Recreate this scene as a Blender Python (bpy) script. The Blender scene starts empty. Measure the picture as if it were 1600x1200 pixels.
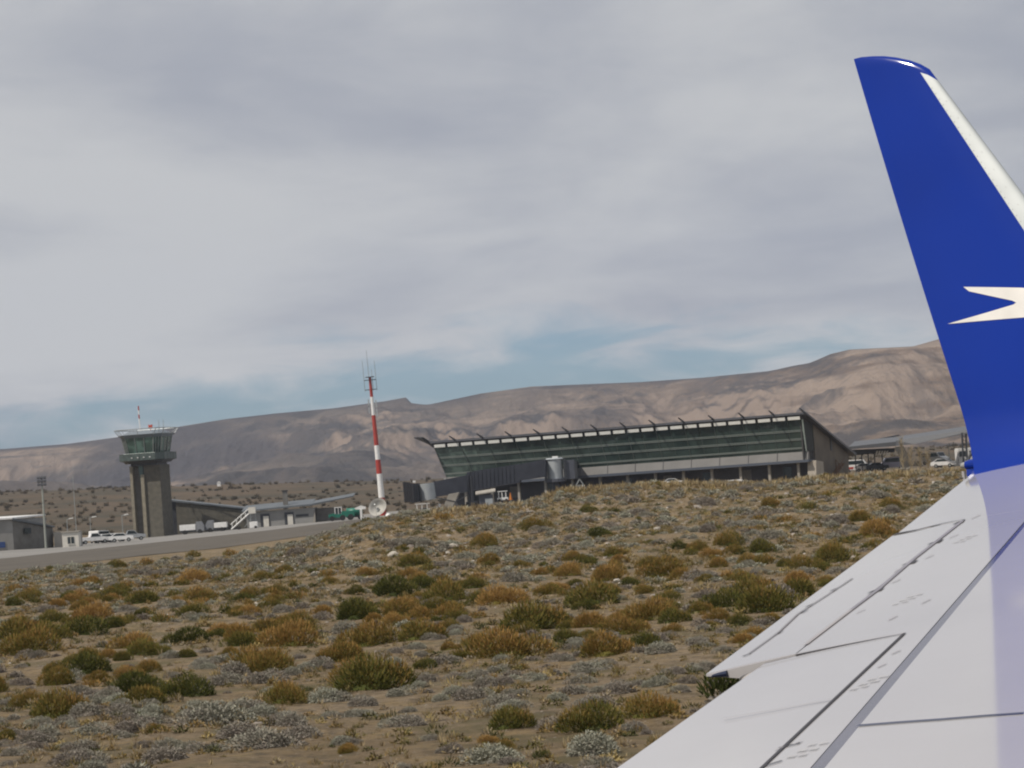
import bpy, bmesh, math, random
import numpy as np
from mathutils import Vector, Matrix
random.seed(7); rng = np.random.default_rng(11)
SC = bpy.context.scene; COL = SC.collection
R = math.radians
# ---------------------------------------------------------------- camera
FPX = 4600.0                       # focal length in photo pixels (1600 wide)
EYE = 4.0; ROLL = R(4.0); PITCH = math.atan(164*math.cos(ROLL)/FPX)
f_ = np.array([0, math.cos(PITCH), math.sin(PITCH)]); u0 = np.array([0, -math.sin(PITCH), math.cos(PITCH)]); r0 = np.array([1., 0, 0])
r_ = math.cos(ROLL)*r0 - math.sin(ROLL)*u0; u_ = math.sin(ROLL)*r0 + math.cos(ROLL)*u0
cam_d = bpy.data.cameras.new('camera'); cam = bpy.data.objects.new('camera', cam_d); COL.objects.link(cam)
cam.matrix_world = Matrix(((r_[0], u_[0], -f_[0], 0), (r_[1], u_[1], -f_[1], 0), (r_[2], u_[2], -f_[2], EYE), (0, 0, 0, 1)))
cam_d.sensor_width = 36; cam_d.lens = FPX/1600*36; cam_d.clip_start = 0.3; cam_d.clip_end = 40000
SC.camera = cam
# ---------------------------------------------------------------- sun, sky, exposure
SUN_AZ = (-0.86, -0.51); SUN_EL = R(53)
sd = Vector((SUN_AZ[0]*math.cos(SUN_EL), SUN_AZ[1]*math.cos(SUN_EL), math.sin(SUN_EL))).normalized()
sl = bpy.data.lights.new('sun', 'SUN'); sl.energy = 3.1; sl.angle = R(0.6); sl.color = (1.0, 0.915, 0.80)
so = bpy.data.objects.new('sun', sl); COL.objects.link(so); so.rotation_euler = sd.to_track_quat('Z', 'Y').to_euler()
W = bpy.data.worlds.new('World'); SC.world = W; W.use_nodes = True
nt = W.node_tree; N = nt.nodes; L = nt.links; N.clear()
def nd(t, **k):
    n = N.new(t)
    for a, b in k.items(): setattr(n, a, b)
    return n
out = nd('ShaderNodeOutputWorld'); bg = nd('ShaderNodeBackground'); bg.inputs[1].default_value = 0.1
sky = nd('ShaderNodeTexSky', sky_type='NISHITA', sun_disc=False, sun_elevation=SUN_EL, sun_rotation=math.atan2(SUN_AZ[0], SUN_AZ[1]))
tc = nd('ShaderNodeTexCoord'); sx = nd('ShaderNodeSeparateXYZ'); L.new(tc.outputs['Generated'], sx.inputs[0])
def mth(op, a, b=None, clamp=False):
    n = nd('ShaderNodeMath', operation=op); n.use_clamp = clamp
    for i, v in enumerate((a, b)):
        if v is None: continue
        if isinstance(v, (int, float)): n.inputs[i].default_value = v
        else: L.new(v, n.inputs[i])
    return n.outputs[0]
zz = mth('ADD', mth('MAXIMUM', sx.outputs[2], 0.0), 0.22)
cx = nd('ShaderNodeCombineXYZ'); L.new(mth('DIVIDE', sx.outputs[0], zz), cx.inputs[0]); L.new(mth('DIVIDE', sx.outputs[1], zz), cx.inputs[1])
def nz(scale, det, rough, off, dist=0.0, coord=None):
    n = nd('ShaderNodeTexNoise'); n.inputs['Scale'].default_value = scale; n.inputs['Detail'].default_value = det
    n.inputs['Roughness'].default_value = rough; n.inputs['Distortion'].default_value = dist
    mp = nd('ShaderNodeMapping'); mp.inputs['Location'].default_value = off; L.new(coord or cx.outputs[0], mp.inputs[0]); L.new(mp.outputs[0], n.inputs['Vector'])
    return n.outputs['Fac']
def mr(v, a, b, c=0., d=1.):
    n = nd('ShaderNodeMapRange', interpolation_type='SMOOTHSTEP'); n.inputs[1].default_value = a; n.inputs[2].default_value = b
    n.inputs[3].default_value = c; n.inputs[4].default_value = d; L.new(v, n.inputs[0]); return n.outputs[0]
n1 = nz(1.0, 6, 0.50, (3.1, 1.7, 0), 0.25)          # big cover
n2 = nz(1.7, 6, 0.50, (7.3, 4.2, 2), 0.3)           # tone
low = mr(sx.outputs[2], 0.016, 0.085, -0.04, 0.17)    # cloud cover thins toward the horizon
n3 = nz(5.0, 8, 0.6, (1.3, 8.2, 5), 0.6)
cover = mr(mth('ADD', mth('ADD', mth('MULTIPLY', n1, 0.62), mth('MULTIPLY', n3, 0.38)), low), 0.40, 0.56)
tone = mr(mth('ADD', mth('MULTIPLY', n2, 0.62), mth('ADD', mth('MULTIPLY', n1, 0.24), mth('MULTIPLY', n3, 0.14))), 0.40, 0.60)
cm = nd('ShaderNodeMix', data_type='RGBA'); cm.inputs[6].default_value = (3.05, 3.18, 3.55, 1); cm.inputs[7].default_value = (4.85, 4.87, 4.85, 1); L.new(tone, cm.inputs[0])
sk = nd('ShaderNodeMix', data_type='RGBA', blend_type='MULTIPLY'); sk.inputs[0].default_value = 1; sk.inputs[7].default_value = (0.33, 0.56, 0.80, 1); L.new(sky.outputs[0], sk.inputs[6])
fm = nd('ShaderNodeMix', data_type='RGBA'); L.new(mth('ADD', mth('MULTIPLY', cover, 0.76), 0.20), fm.inputs[0]); L.new(sk.outputs[2], fm.inputs[6]); L.new(cm.outputs[2], fm.inputs[7])
L.new(fm.outputs[2], bg.inputs[0]); L.new(bg.outputs[0], out.inputs[0])
SC.view_settings.view_transform = 'Standard'; SC.view_settings.look = 'None'; SC.view_settings.exposure = 0.28; SC.view_settings.gamma = 1
SC.render.engine = 'CYCLES'; SC.cycles.filter_width = 2.1; SC.cycles.volume_bounces = 1
# ---------------------------------------------------------------- helpers
def ray(px, py):
    d = f_ + r_*((px-800)/FPX) + u_*((600-py)/FPX); return d/np.linalg.norm(d)
def A(px, py, D):
    d = ray(px, py); t = D/d[1]; return Vector((d[0]*t, D, EYE+d[2]*t))
def proj(p):
    v = np.array([p[0], p[1], p[2]-EYE]); z = v@f_; return 800+FPX*(v@r_)/z, 600-FPX*(v@u_)/z
def XC(px, D, z):                  # world x of pixel column px at depth D and height z
    a = A(px, 700, D); b = A(px, 900, D); t = (z-a.z)/(b.z-a.z); return a.x+(b.x-a.x)*t
def tag(o, label=None, cat=None, group=None, kind=None):
    for k, v in (('label', label), ('category', cat), ('group', group), ('kind', kind)):
        if v: o[k] = v
    return o
def thing(name, label, cat, loc, rz=0, group=None):
    o = bpy.data.objects.new(name, None); COL.objects.link(o); o.location = loc; o.rotation_euler = (0, 0, rz); o.empty_display_size = .3
    return tag(o, label, cat, group)
class MB:
    def __init__(s): s.v = []; s.f = []
    def quad(s, *p):
        n = len(s.v); s.v += [tuple(q) for q in p]; s.f.append(tuple(range(n, n+len(p)))); return s
    def box(s, c, d, rz=0, rx=0, ry=0):
        M = Matrix.Translation(c) @ Matrix.Rotation(rz, 4, 'Z') @ Matrix.Rotation(ry, 4, 'Y') @ Matrix.Rotation(rx, 4, 'X')
        n = len(s.v)
        for x in (-.5, .5):
            for y in (-.5, .5):
                for z in (-.5, .5): s.v.append(tuple(M @ Vector((x*d[0], y*d[1], z*d[2]))))
        for q in ((0, 1, 3, 2), (4, 6, 7, 5), (0, 4, 5, 1), (2, 3, 7, 6), (0, 2, 6, 4), (1, 5, 7, 3)): s.f.append(tuple(n+i for i in q))
        return s
    def prism(s, pts, ext):        # closed outline extruded by ext
        n = len(s.v); m = len(pts); e = Vector(ext)
        s.v += [tuple(Vector(p)) for p in pts] + [tuple(Vector(p)+e) for p in pts]
        s.f.append(tuple(range(n, n+m))); s.f.append(tuple(range(n+2*m-1, n+m-1, -1)))
        for i in range(m): j = (i+1) % m; s.f.append((n+i, n+m+i, n+m+j, n+j))
        return s
    def tube(s, a, b, r1, r2=None, k=10, cap=True):
        r2 = r1 if r2 is None else r2; a = Vector(a); b = Vector(b); w = (b-a).normalized()
        q = w.to_track_quat('Z', 'Y'); n = len(s.v)
        for c, r in ((a, r1), (b, r2)):
            for i in range(k):
                t = 2*math.pi*i/k; s.v.append(tuple(c + q @ Vector((r*math.cos(t), r*math.sin(t), 0))))
        for i in range(k): j = (i+1) % k; s.f.append((n+i, n+j, n+k+j, n+k+i))
        if cap: s.f.append(tuple(range(n+k-1, n-1, -1))); s.f.append(tuple(range(n+k, n+2*k)))
        return s
    def lathe(s, c, prof, k=14, axis=None):
        n = len(s.v); c = Vector(c); q = (Vector(axis).to_track_quat('Z', 'Y') if axis else None)
        for r, z in prof:
            for i in range(k):
                t = 2*math.pi*i/k; p = Vector((r*math.cos(t), r*math.sin(t), z)); s.v.append(tuple(c + (q @ p if q else p)))
        for a in range(len(prof)-1):
            for i in range(k): j = (i+1) % k; s.f.append((n+a*k+i, n+a*k+j, n+a*k+k+j, n+a*k+k+i))
        return s
    def build(s, name, m, parent=None, smooth=False, bevel=0):
        me = bpy.data.meshes.new(name); me.from_pydata(s.v, [], s.f); 
        bm = bmesh.new(); bm.from_mesh(me); bmesh.ops.recalc_face_normals(bm, faces=bm.faces)
        if bevel: bmesh.ops.bevel(bm, geom=bm.edges[:], offset=bevel, segments=2, affect='EDGES', clamp_overlap=True)
        bm.to_mesh(me); bm.free()
        if smooth: me.polygons.foreach_set('use_smooth', [True]*len(me.polygons))
        o = bpy.data.objects.new(name, me); COL.objects.link(o); me.materials.append(m)
        if parent: o.parent = parent
        return o
def npmesh(name, v, f, m, smooth=False, parent=None, attr=None):
    me = bpy.data.meshes.new(name); k = f.shape[1]
    me.vertices.add(len(v)); me.vertices.foreach_set('co', v.astype(np.float32).ravel())
    me.loops.add(f.size); me.loops.foreach_set('vertex_index', f.astype(np.int32).ravel())
    me.polygons.add(len(f)); me.polygons.foreach_set('loop_start', np.arange(0, f.size, k, dtype=np.int32)); me.polygons.foreach_set('loop_total', np.full(len(f), k, dtype=np.int32))
    me.update(calc_edges=True); me.validate()
    if smooth: me.polygons.foreach_set('use_smooth', [True]*len(me.polygons))
    if attr is not None:
        a = me.attributes.new('tint', 'FLOAT', 'POINT'); a.data.foreach_set('value', attr.astype(np.float32))
    me.materials.append(m); o = bpy.data.objects.new(name, me); COL.objects.link(o)
    if parent: o.parent = parent
    return o
def copy_tree(o, parent=None):
    c = o.copy(); COL.objects.link(c); c.parent = parent
    for ch in list(o.children): copy_tree(ch, c)
    return c
def gridf(nr, nc):
    i = np.arange(nr-1)[:, None]*nc + np.arange(nc-1)[None, :]; i = i.ravel(); return np.stack([i, i+1, i+nc+1, i+nc], 1)
# ---- noise
PERM = np.random.default_rng(5).permutation(256); PERM = np.concatenate([PERM, PERM])
def gnoise(x, y, seed=0):
    x = np.asarray(x, float)+seed*17.13; y = np.asarray(y, float)+seed*9.71
    xi = np.floor(x).astype(int); yi = np.floor(y).astype(int); xf = x-xi; yf = y-yi
    def g(ix, iy, dx, dy):
        h = PERM[(PERM[ix & 255]+iy) & 255]*(2*np.pi/256); return np.cos(h)*dx+np.sin(h)*dy
    u = xf*xf*xf*(xf*(xf*6-15)+10); v = yf*yf*yf*(yf*(yf*6-15)+10)
    a = g(xi, yi, xf, yf); b = g(xi+1, yi, xf-1, yf); c = g(xi, yi+1, xf, yf-1); d = g(xi+1, yi+1, xf-1, yf-1)
    return (a+(b-a)*u + ((c+(d-c)*u)-(a+(b-a)*u))*v)*1.4
def fbm(x, y, o=4, seed=0, g=.5):
    s = 0; a = 1
    for i in range(o): s = s+a*gnoise(x*2**i, y*2**i, seed+i); a *= g
    return s
def ridged(x, y, o=4, seed=0):
    s = 0; a = 1
    for i in range(o): s = s+a*(1-2*np.abs(gnoise(x*2**i, y*2**i, seed+i))); a *= .5
    return s
def sst(a, b, x): t = np.clip((x-a)/(b-a), 0, 1); return t*t*(3-2*t)
# ---- materials
MATS = {}
def mat(name, col, rough=.8, metal=0., col2=None, scale=5., det=4., bump=0., bscale=None, spec=.5, coord='Object', coat=0., lo=.35, hi=.65, distort=0.):
    if name in MATS: return MATS[name]
    m = bpy.data.materials.new(name); m.use_nodes = True; t = m.node_tree; b = t.nodes['Principled BSDF']
    b.inputs['Roughness'].default_value = rough; b.inputs['Metallic'].default_value = metal; b.inputs['Specular IOR Level'].default_value = spec
    b.inputs['Coat Weight'].default_value = coat; b.inputs['Coat Roughness'].default_value = .06
    b.inputs['Base Color'].default_value = (*col, 1)
    tc = t.nodes.new('ShaderNodeTexCoord')
    c2 = col2 or tuple(c*.86 for c in col)
    n = t.nodes.new('ShaderNodeTexNoise'); n.inputs['Scale'].default_value = scale; n.inputs['Detail'].default_value = det; n.inputs['Distortion'].default_value = distort
    t.links.new(tc.outputs[coord], n.inputs['Vector'])
    r = t.nodes.new('ShaderNodeMapRange'); r.inputs[1].default_value = lo; r.inputs[2].default_value = hi; t.links.new(n.outputs['Fac'], r.inputs[0])
    mx = t.nodes.new('ShaderNodeMix'); mx.data_type = 'RGBA'; mx.inputs[6].default_value = (*col, 1); mx.inputs[7].default_value = (*c2, 1)
    t.links.new(r.outputs[0], mx.inputs[0]); t.links.new(mx.outputs[2], b.inputs['Base Color'])
    if bump:
        bn = t.nodes.new('ShaderNodeTexNoise'); bn.inputs['Scale'].default_value = bscale or scale*3; bn.inputs['Detail'].default_value = 5
        t.links.new(tc.outputs[coord], bn.inputs['Vector']); bp = t.nodes.new('ShaderNodeBump'); bp.inputs['Distance'].default_value = bump; bp.inputs['Strength'].default_value = 1
        t.links.new(bn.outputs['Fac'], bp.inputs['Height']); t.links.new(bp.outputs[0], b.inputs['Normal'])
    m['bsdf'] = 1; MATS[name] = m; return m
# ---------------------------------------------------------------- terrain height
CR_PX = [(-400, 0), (330, 0), (450, .8), (540, 2.0), (620, 2.62), (700, 2.62), (790, 2.65), (830, 2.95), (870, 3.52), (900, 3.40), (1000, 3.55), (1100, 3.28), (1175, 3.0), (1257, 3.05), (1400, 3.0), (1480, 2.95), (1700, 2.8), (2300, 2.6)]
CRU = np.array([(p-800)/FPX for p, _ in CR_PX]); CRH = np.array([h for _, h in CR_PX])
TOE_U = np.array([-.5, -.174, -.128, -.087, -.043, 0, .5]); TOE_Y = np.array([215., 252, 292, 317, 440, 480, 480]); TOP_Y = np.array([300., 350, 440, 496, 616, 640, 640])
FAR_Y = np.array([400., 455, 600, 640, 780, 800, 800])
ZA_U = np.array([-.5, -.174, -.128, -.087, -.043, 0, .1, .5]); ZA_Z = np.array([0., -.1, -.75, -.3, .25, .6, 2.1, 2.6])
def Hg(X, Y, fine=True):
    X = np.asarray(X, float); Y = np.asarray(Y, float); Ys = np.maximum(Y, 30.); u = X/Ys
    za = np.interp(u, ZA_U, ZA_Z)
    toe = np.interp(u, TOE_U, TOE_Y); top = np.interp(u, TOE_U, TOP_Y)
    emb = za*np.clip((Ys-toe)/(np.interp(u, TOE_U, FAR_Y)-toe), 0, 1)
    ch = np.interp(u, CRU, CRH); yc = 212+6*gnoise(u*40, u*0+3.3)
    mnd = ch*(.30*sst(120, 165, Ys)+.70*sst(150, 1, Ys)*0+.70*sst(158, yc, Ys))*(1-sst(yc+8, 380, Ys))
    # ease of back slope toward the apron level
    h = np.where(emb > 0, np.maximum(mnd, emb), mnd+emb)
    bh = np.interp(u, [-.5, -.174, -.14, -.076, -.04, .02, .14, .5], [24, 20, 18.5, 14.2, 11.5, 10, 9.5, 12])
    ben = (bh-za)*sst(820, 1500, Ys)*(1-.35*sst(1550, 2300, Ys))
    h = h + ben
    if fine:
        near = 1-sst(230, 330, Ys)
        n = .16*fbm(X/11, Y/13, 3, 2)+.075*fbm(X/2.6, Y/3.1, 3, 5)
        rocky = sst(140, 175, Ys)*(1-sst(235, 290, Ys))*sst(.5, 2.5, ch)
        n = n + rocky*.16*fbm(X/3.2, Y/4.2, 4, 9)*(1-.75*np.exp(-((Ys-yc)/16)**2))
        h = h + n*near*(1-.5*sst(200, 215, Ys)) + .8*fbm(X/70, Y/120, 4, 13)*sst(850, 1100, Ys)
    return h
def hg(x, y): return float(Hg(np.array([x]), np.array([y]))[0])
_ys = np.concatenate([np.arange(20, 420, .25)])
def ground_at(px, py):
    d = ray(px, py); X = d[0]/d[1]*_ys; Z = EYE+d[2]/d[1]*_ys; h = Hg(X, _ys); k = np.argmax(Z <= h)
    if Z[k] > h[k]: return None
    return Vector((X[k], _ys[k], h[k]))
# ---------------------------------------------------------------- ground sheets
M_ground = bpy.data.materials.new('steppe_soil'); M_ground.use_nodes = True
def gmat(m):
    t = m.node_tree; b = t.nodes['Principled BSDF']; b.inputs['Roughness'].default_value = .95; b.inputs['Specular IOR Level'].default_value = .15
    tc = t.nodes.new('ShaderNodeTexCoord'); lk = t.links
    def noi(s, det=5, r=.6, w=0.):
        n = t.nodes.new('ShaderNodeTexNoise'); n.inputs['Scale'].default_value = s; n.inputs['Detail'].default_value = det; n.inputs['Roughness'].default_value = r
        mp = t.nodes.new('ShaderNodeMapping'); mp.inputs['Location'].default_value = (w, w*2, w); lk.new(tc.outputs['Object'], mp.inputs[0]); lk.new(mp.outputs[0], n.inputs['Vector']); return n.outputs['Fac']
    def rg(v, a, c):
        n = t.nodes.new('ShaderNodeMapRange'); n.inputs[1].default_value = a; n.inputs[2].default_value = c; lk.new(v, n.inputs[0]); return n.outputs[0]
    def mix(f, a, c):
        n = t.nodes.new('ShaderNodeMix'); n.data_type = 'RGBA'
        for i, q in ((0, f), (6, a), (7, c)):
            if isinstance(q, tuple): n.inputs[i].default_value = (*q, 1)
            else: lk.new(q, n.inputs[i])
        return n.outputs[2]
    c = mix(rg(noi(.12, 6), .38, .62), (.190, .140, .084), (.240, .188, .128)); c = mix(rg(noi(1.6, 8, .75, 45), .47, .60), c, (.135, .100, .060))
    c = mix(rg(noi(.9, 6, .65, 3), .48, .66), c, (.245, .180, .098))
    c = mix(rg(noi(2.6, 5, .7, 9), .54, .66), c, (.095, .078, .056))
    c = mix(rg(noi(9, 5, .75, 5), .57, .68), c, (.30, .26, .21)); c = mix(rg(noi(.45, 6, .7, 15), .50, .62), c, (.125, .105, .058)); c = mix(rg(noi(6, 5, .75, 35), .56, .66), c, (.10, .078, .055))
    big = mix(rg(noi(.02, 7, .7, 21), .42, .60), (.105, .078, .052), (.060, .054, .038))   # far steppe cover
    at = t.nodes.new('ShaderNodeAttribute'); at.attribute_name = 'tint'
    c = mix(at.outputs['Fac'], c, big); lk.new(c, b.inputs['Base Color'])
    bp = t.nodes.new('ShaderNodeBump'); bp.inputs['Distance'].default_value = .10; bp.inputs['Strength'].default_value = 1; lk.new(noi(3.5, 10, .8, 2), bp.inputs['Height']); lk.new(bp.outputs[0], b.inputs['Normal'])
gmat(M_ground)
ys = np.concatenate([np.linspace(-150, 30, 12), np.arange(32, 250, .55), np.geomspace(251, 1000, 150), np.geomspace(1006, 2600, 110)])
us = np.concatenate([np.linspace(-1.6, -.21, 40)[:-1], np.linspace(-.21, .21, 560), np.linspace(.21, 1.6, 40)[1:]])
YY, UU = np.meshgrid(ys, us, indexing='ij'); XX = UU*(np.maximum(YY, 30)+10)
ZZ = Hg(XX, YY); far = sst(650, 900, YY)
g = npmesh('ground', np.stack([XX, YY, ZZ], -1).reshape(-1, 3), gridf(len(ys), len(us)), M_ground, True, attr=far.ravel()); tag(g, kind='structure')
def strip(name, ya, yb, m, dz, u0=-.5, u1=.05, n=90, rows=6):
    uu = np.linspace(u0, u1, n); a = np.interp(uu, TOE_U, ya); b = np.interp(uu, TOE_U, yb)
    Y = a[None]+(b-a)[None]*np.linspace(0, 1, rows)[:, None]; X = uu[None]*Y; Z = Hg(X, Y)+dz+.0*X
    o = npmesh(name, np.stack([X, Y, Z], -1).reshape(-1, 3), gridf(rows, n), m, True); return tag(o, kind='structure')
strip('taxiway', TOP_Y, FAR_Y, mat('asphalt', (.185, .178, .168), .9, col2=(.225, .215, .20), scale=.05, bump=.01, bscale=8), .05)
strip('gravel_bank', TOE_Y-4, TOP_Y-.02, mat('bank_gravel', (.070, .061, .048), .95, col2=(.098, .084, .066), scale=.15, bump=.05, bscale=3), .04, rows=14)
# ---------------------------------------------------------------- hills
RP = [(-900, 690), (-300, 704), (0, 702), (100, 694), (190, 682), (270, 668), (350, 655), (430, 646), (520, 638), (600, 627), (633, 621), (641, 630), (665, 633), (750, 615), (830, 604), (900, 601), (1000, 597), (1100, 590), (1200, 580), (1265, 568), (1300, 553), (1330, 546), (1430, 541), (1480, 527), (1560, 512), (1700, 495), (2300, 470)]
RX = np.array([p for p, _ in RP])
def hills():
    us = np.concatenate([np.linspace(-.95, -.22, 80)[:-1], np.linspace(-.22, .22, 900), np.linspace(.22, .95, 80)[1:]])
    t = np.concatenate([np.linspace(0, 1, 230), 1+np.geomspace(.01, .5, 20)])
    U, T = np.meshgrid(us, t, indexing='xy')
    px = 800+FPX*U; Yr = 4600-900*sst(900, 1400, px)+500*gnoise(U*9, U*0, 31)*0
    # ridge height from the skyline
    hor = 764-np.tan(ROLL)*(px-800); yr = np.interp(px, RX, np.array([q for _, q in RP])); pp = np.arange(-1000, 2600, 10.); ker = np.exp(-(np.arange(-200, 201, 10)/70.)**2); sm = np.convolve(np.interp(pp, RX, np.array([q for _, q in RP])), ker/ker.sum(), 'same'); sb = sst(.90, .99, T); yr = yr*sb+np.interp(px, pp[25:-25], sm[25:-25])*(1-sb)
    Rz = EYE+(hor-yr)*math.cos(ROLL)/FPX*Yr
    Y0 = 1950.; Y = Y0+(Yr-Y0)*T; X = U*Y
    cut = 1-np.clip((T-1)*2.2, 0, .8)
    z0 = 8.
    bowl = .42*np.clip(T, 0, 1)**1.3 + .58*sst(.55, 1.0, T+.10*gnoise(U*22, T*1.5, 3)*np.clip(1-T, 0, 1)*3)
    rd = ridged(X/230+.35*gnoise(X/300, Y/500, 8), Y/900, 5, 21)
    fb = fbm(X/420, Y/420, 5, 41)
    env = np.clip(T*3, 0, 1)*sst(0, .30, 1-T)
    foot = sst(.25, .55, T)*(1-sst(.6, .85, T))
    z = z0+(Rz-z0)*bowl*cut + env*(30*(ridged(X/520+.3*gnoise(X/700, Y/900, 18), Y/2600, 2, 121)-.9)+13*(rd-.9)+8*fb) + foot*16*gnoise(X/500, Y/200, 77)
    z += env*sst(.35, .8, T)*6.0*ridged(X/60, Y/380, 4, 55)
    # strata benches on the scarp
    st = np.sin(z/11+1.2*gnoise(X/400, Y/400, 61))*2.6*env*sst(.40, .8, T); z += st
    z = np.where(T > 1, np.minimum(z, Rz-1.0*(T-1)*20), z)
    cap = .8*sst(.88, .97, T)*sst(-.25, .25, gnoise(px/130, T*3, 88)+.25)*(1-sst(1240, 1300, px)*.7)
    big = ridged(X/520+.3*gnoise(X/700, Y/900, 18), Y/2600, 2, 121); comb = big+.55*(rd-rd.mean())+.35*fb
    qa, qb = np.quantile(comb[T < 1], [.10, .34]); val = (1-sst(qa, qb, comb))*sst(.12, .4, T)*(T < .97)*sst(-.5, .3, fb+.25)  # valleys darkened with scrub tone, giving shade contrast through colour
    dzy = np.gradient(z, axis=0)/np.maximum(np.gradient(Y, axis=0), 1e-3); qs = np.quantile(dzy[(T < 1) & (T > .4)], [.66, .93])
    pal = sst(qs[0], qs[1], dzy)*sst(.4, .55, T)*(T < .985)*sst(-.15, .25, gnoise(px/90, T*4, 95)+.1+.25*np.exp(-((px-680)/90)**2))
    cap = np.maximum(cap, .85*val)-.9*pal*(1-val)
    v = np.stack([X, Y, z], -1).reshape(-1, 3)
    m = bpy.data.materials.new('hill_rock'); m.use_nodes = True; tt = m.node_tree; b = tt.nodes['Principled BSDF']; lk = tt.links
    b.inputs['Roughness'].default_value = .95; b.inputs['Specular IOR Level'].default_value = .1
    tc = tt.nodes.new('ShaderNodeTexCoord')
    def noi(s, det=6, r=.6, sc=(1, 1, 1), loc=(0, 0, 0)):
        n = tt.nodes.new('ShaderNodeTexNoise'); n.inputs['Scale'].default_value = s; n.inputs['Detail'].default_value = det; n.inputs['Roughness'].default_value = r
        mp = tt.nodes.new('ShaderNodeMapping'); mp.inputs['Scale'].default_value = sc; mp.inputs['Location'].default_value = loc; lk.new(tc.outputs['Object'], mp.inputs[0]); lk.new(mp.outputs[0], n.inputs['Vector']); return n.outputs['Fac']
    def rg(v, a, c, d=0., e=1.):
        n = tt.nodes.new('ShaderNodeMapRange'); n.inputs[1].default_value = a; n.inputs[2].default_value = c; n.inputs[3].default_value = d; n.inputs[4].default_value = e; lk.new(v, n.inputs[0]); return n.outputs[0]
    def mix(f, a, c):
        n = tt.nodes.new('ShaderNodeMix'); n.data_type = 'RGBA'
        for i, q in ((0, f), (6, a), (7, c)):
            if isinstance(q, tuple): n.inputs[i].default_value = (*q, 1)
            else: lk.new(q, n.inputs[i])
        return n.outputs[2]
    def mul(a, c):
        n = tt.nodes.new('ShaderNodeMath'); n.operation = 'MULTIPLY'; lk.new(a, n.inputs[0]); lk.new(c, n.inputs[1]); return n.outputs[0]
    sep = tt.nodes.new('ShaderNodeSeparateXYZ'); lk.new(tc.outputs['Object'], sep.inputs[0])
    c = mix(rg(noi(.0025), .38, .62), (.098, .088, .082), (.138, .118, .102))
    c = mix(rg(sep.outputs[0], -150, 700), c, mix(rg(noi(.004, 5, .6), .4, .6), (.150, .102, .070), (.195, .137, .095)))
    # pale strata
    band = rg(noi(.03, 3, .5, (.05, .05, 1.6), (3, 0, 0)), .48, .56); where = rg(noi(.0022, 4, .6, (1, 1, 1), (900, 0, 0)), .46, .56)
    c = mix(mul(band, where), c, (.27, .212, .168))
    # cloud shadows painted into the colour as dark scrub-toned patches
    c = mix(rg(noi(.0045, 7, .65, (1.5, .6, 1), (0, 500, 0)), .50, .57, 0, .85), c, (.045, .046, .050))
    c = mix(rg(noi(.05, 4, .7), .52, .68, 0, .45), c, (.095, .085, .080))
    # eroded gully streaks down the slope
    c = mix(rg(noi(.02, 5, .6, (1.6, .18, .5), (40, 0, 0)), .50, .60, 0, .55), c, (.10, .085, .078))
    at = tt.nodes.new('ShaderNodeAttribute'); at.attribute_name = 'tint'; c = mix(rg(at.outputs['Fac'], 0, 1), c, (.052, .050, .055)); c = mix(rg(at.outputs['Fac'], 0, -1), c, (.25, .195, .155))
    lk.new(c, b.inputs['Base Color'])
    bp = tt.nodes.new('ShaderNodeBump'); bp.inputs['Distance'].default_value = 9; bp.inputs['Strength'].default_value = .9; lk.new(noi(.03, 8, .7, (1.5, .5, 1)), bp.inputs['Height']); lk.new(bp.outputs[0], b.inputs['Normal'])
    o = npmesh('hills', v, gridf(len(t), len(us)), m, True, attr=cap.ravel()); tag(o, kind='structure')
hills()
# ---------------------------------------------------------------- common materials
M_white = mat('white_paint', (.80, .80, .79), .4, col2=(.70, .70, .69), scale=2)
M_cream = mat('cream_panel', (.62, .60, .55), .6, col2=(.55, .53, .48), scale=1.5)
M_dark = mat('dark_metal', (.05, .055, .065), .45, metal=.2, col2=(.035, .038, .045), scale=1)
M_bridge = mat('bridge_cladding', (.085, .092, .115), .5, col2=(.065, .072, .092), scale=.6)
M_bgrey = mat('bridge_light_grey', (.40, .43, .45), .45, metal=.1, col2=(.34, .37, .39), scale=1)
M_steel = mat('galvanised_steel', (.38, .40, .40), .45, metal=.5, col2=(.28, .30, .30), scale=2)
M_conc = mat('pale_concrete', (.34, .32, .28), .85, col2=(.27, .25, .22), scale=.8, bump=.01)
M_red = mat('mast_red', (.40, .045, .03), .5, col2=(.32, .035, .025), scale=1)
M_tyre = mat('tyre_rubber', (.02, .02, .02), .8)
M_wind = mat('window_glass', (.03, .04, .045), .12, col2=(.02, .03, .035), scale=.7)
M_roof = mat('sheet_roof', (.125, .14, .155), .6, metal=.1, col2=(.10, .115, .13), scale=.5)
M_stone = mat('tower_stone', (.118, .110, .088), .9, col2=(.085, .080, .066), scale=1.2, det=8, bump=.04, bscale=4)
M_stone_lit = mat('sunlit_stone', (.24, .22, .17), .9, col2=(.18, .165, .13), scale=1.5, bump=.02)  # paler copy of the tower stone, sunlight on the fins put into colour
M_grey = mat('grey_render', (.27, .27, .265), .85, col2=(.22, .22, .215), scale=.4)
M_greyd = mat('block_wall', (.17, .165, .155), .9, col2=(.13, .125, .115), scale=.9, bump=.03, bscale=3)
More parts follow.
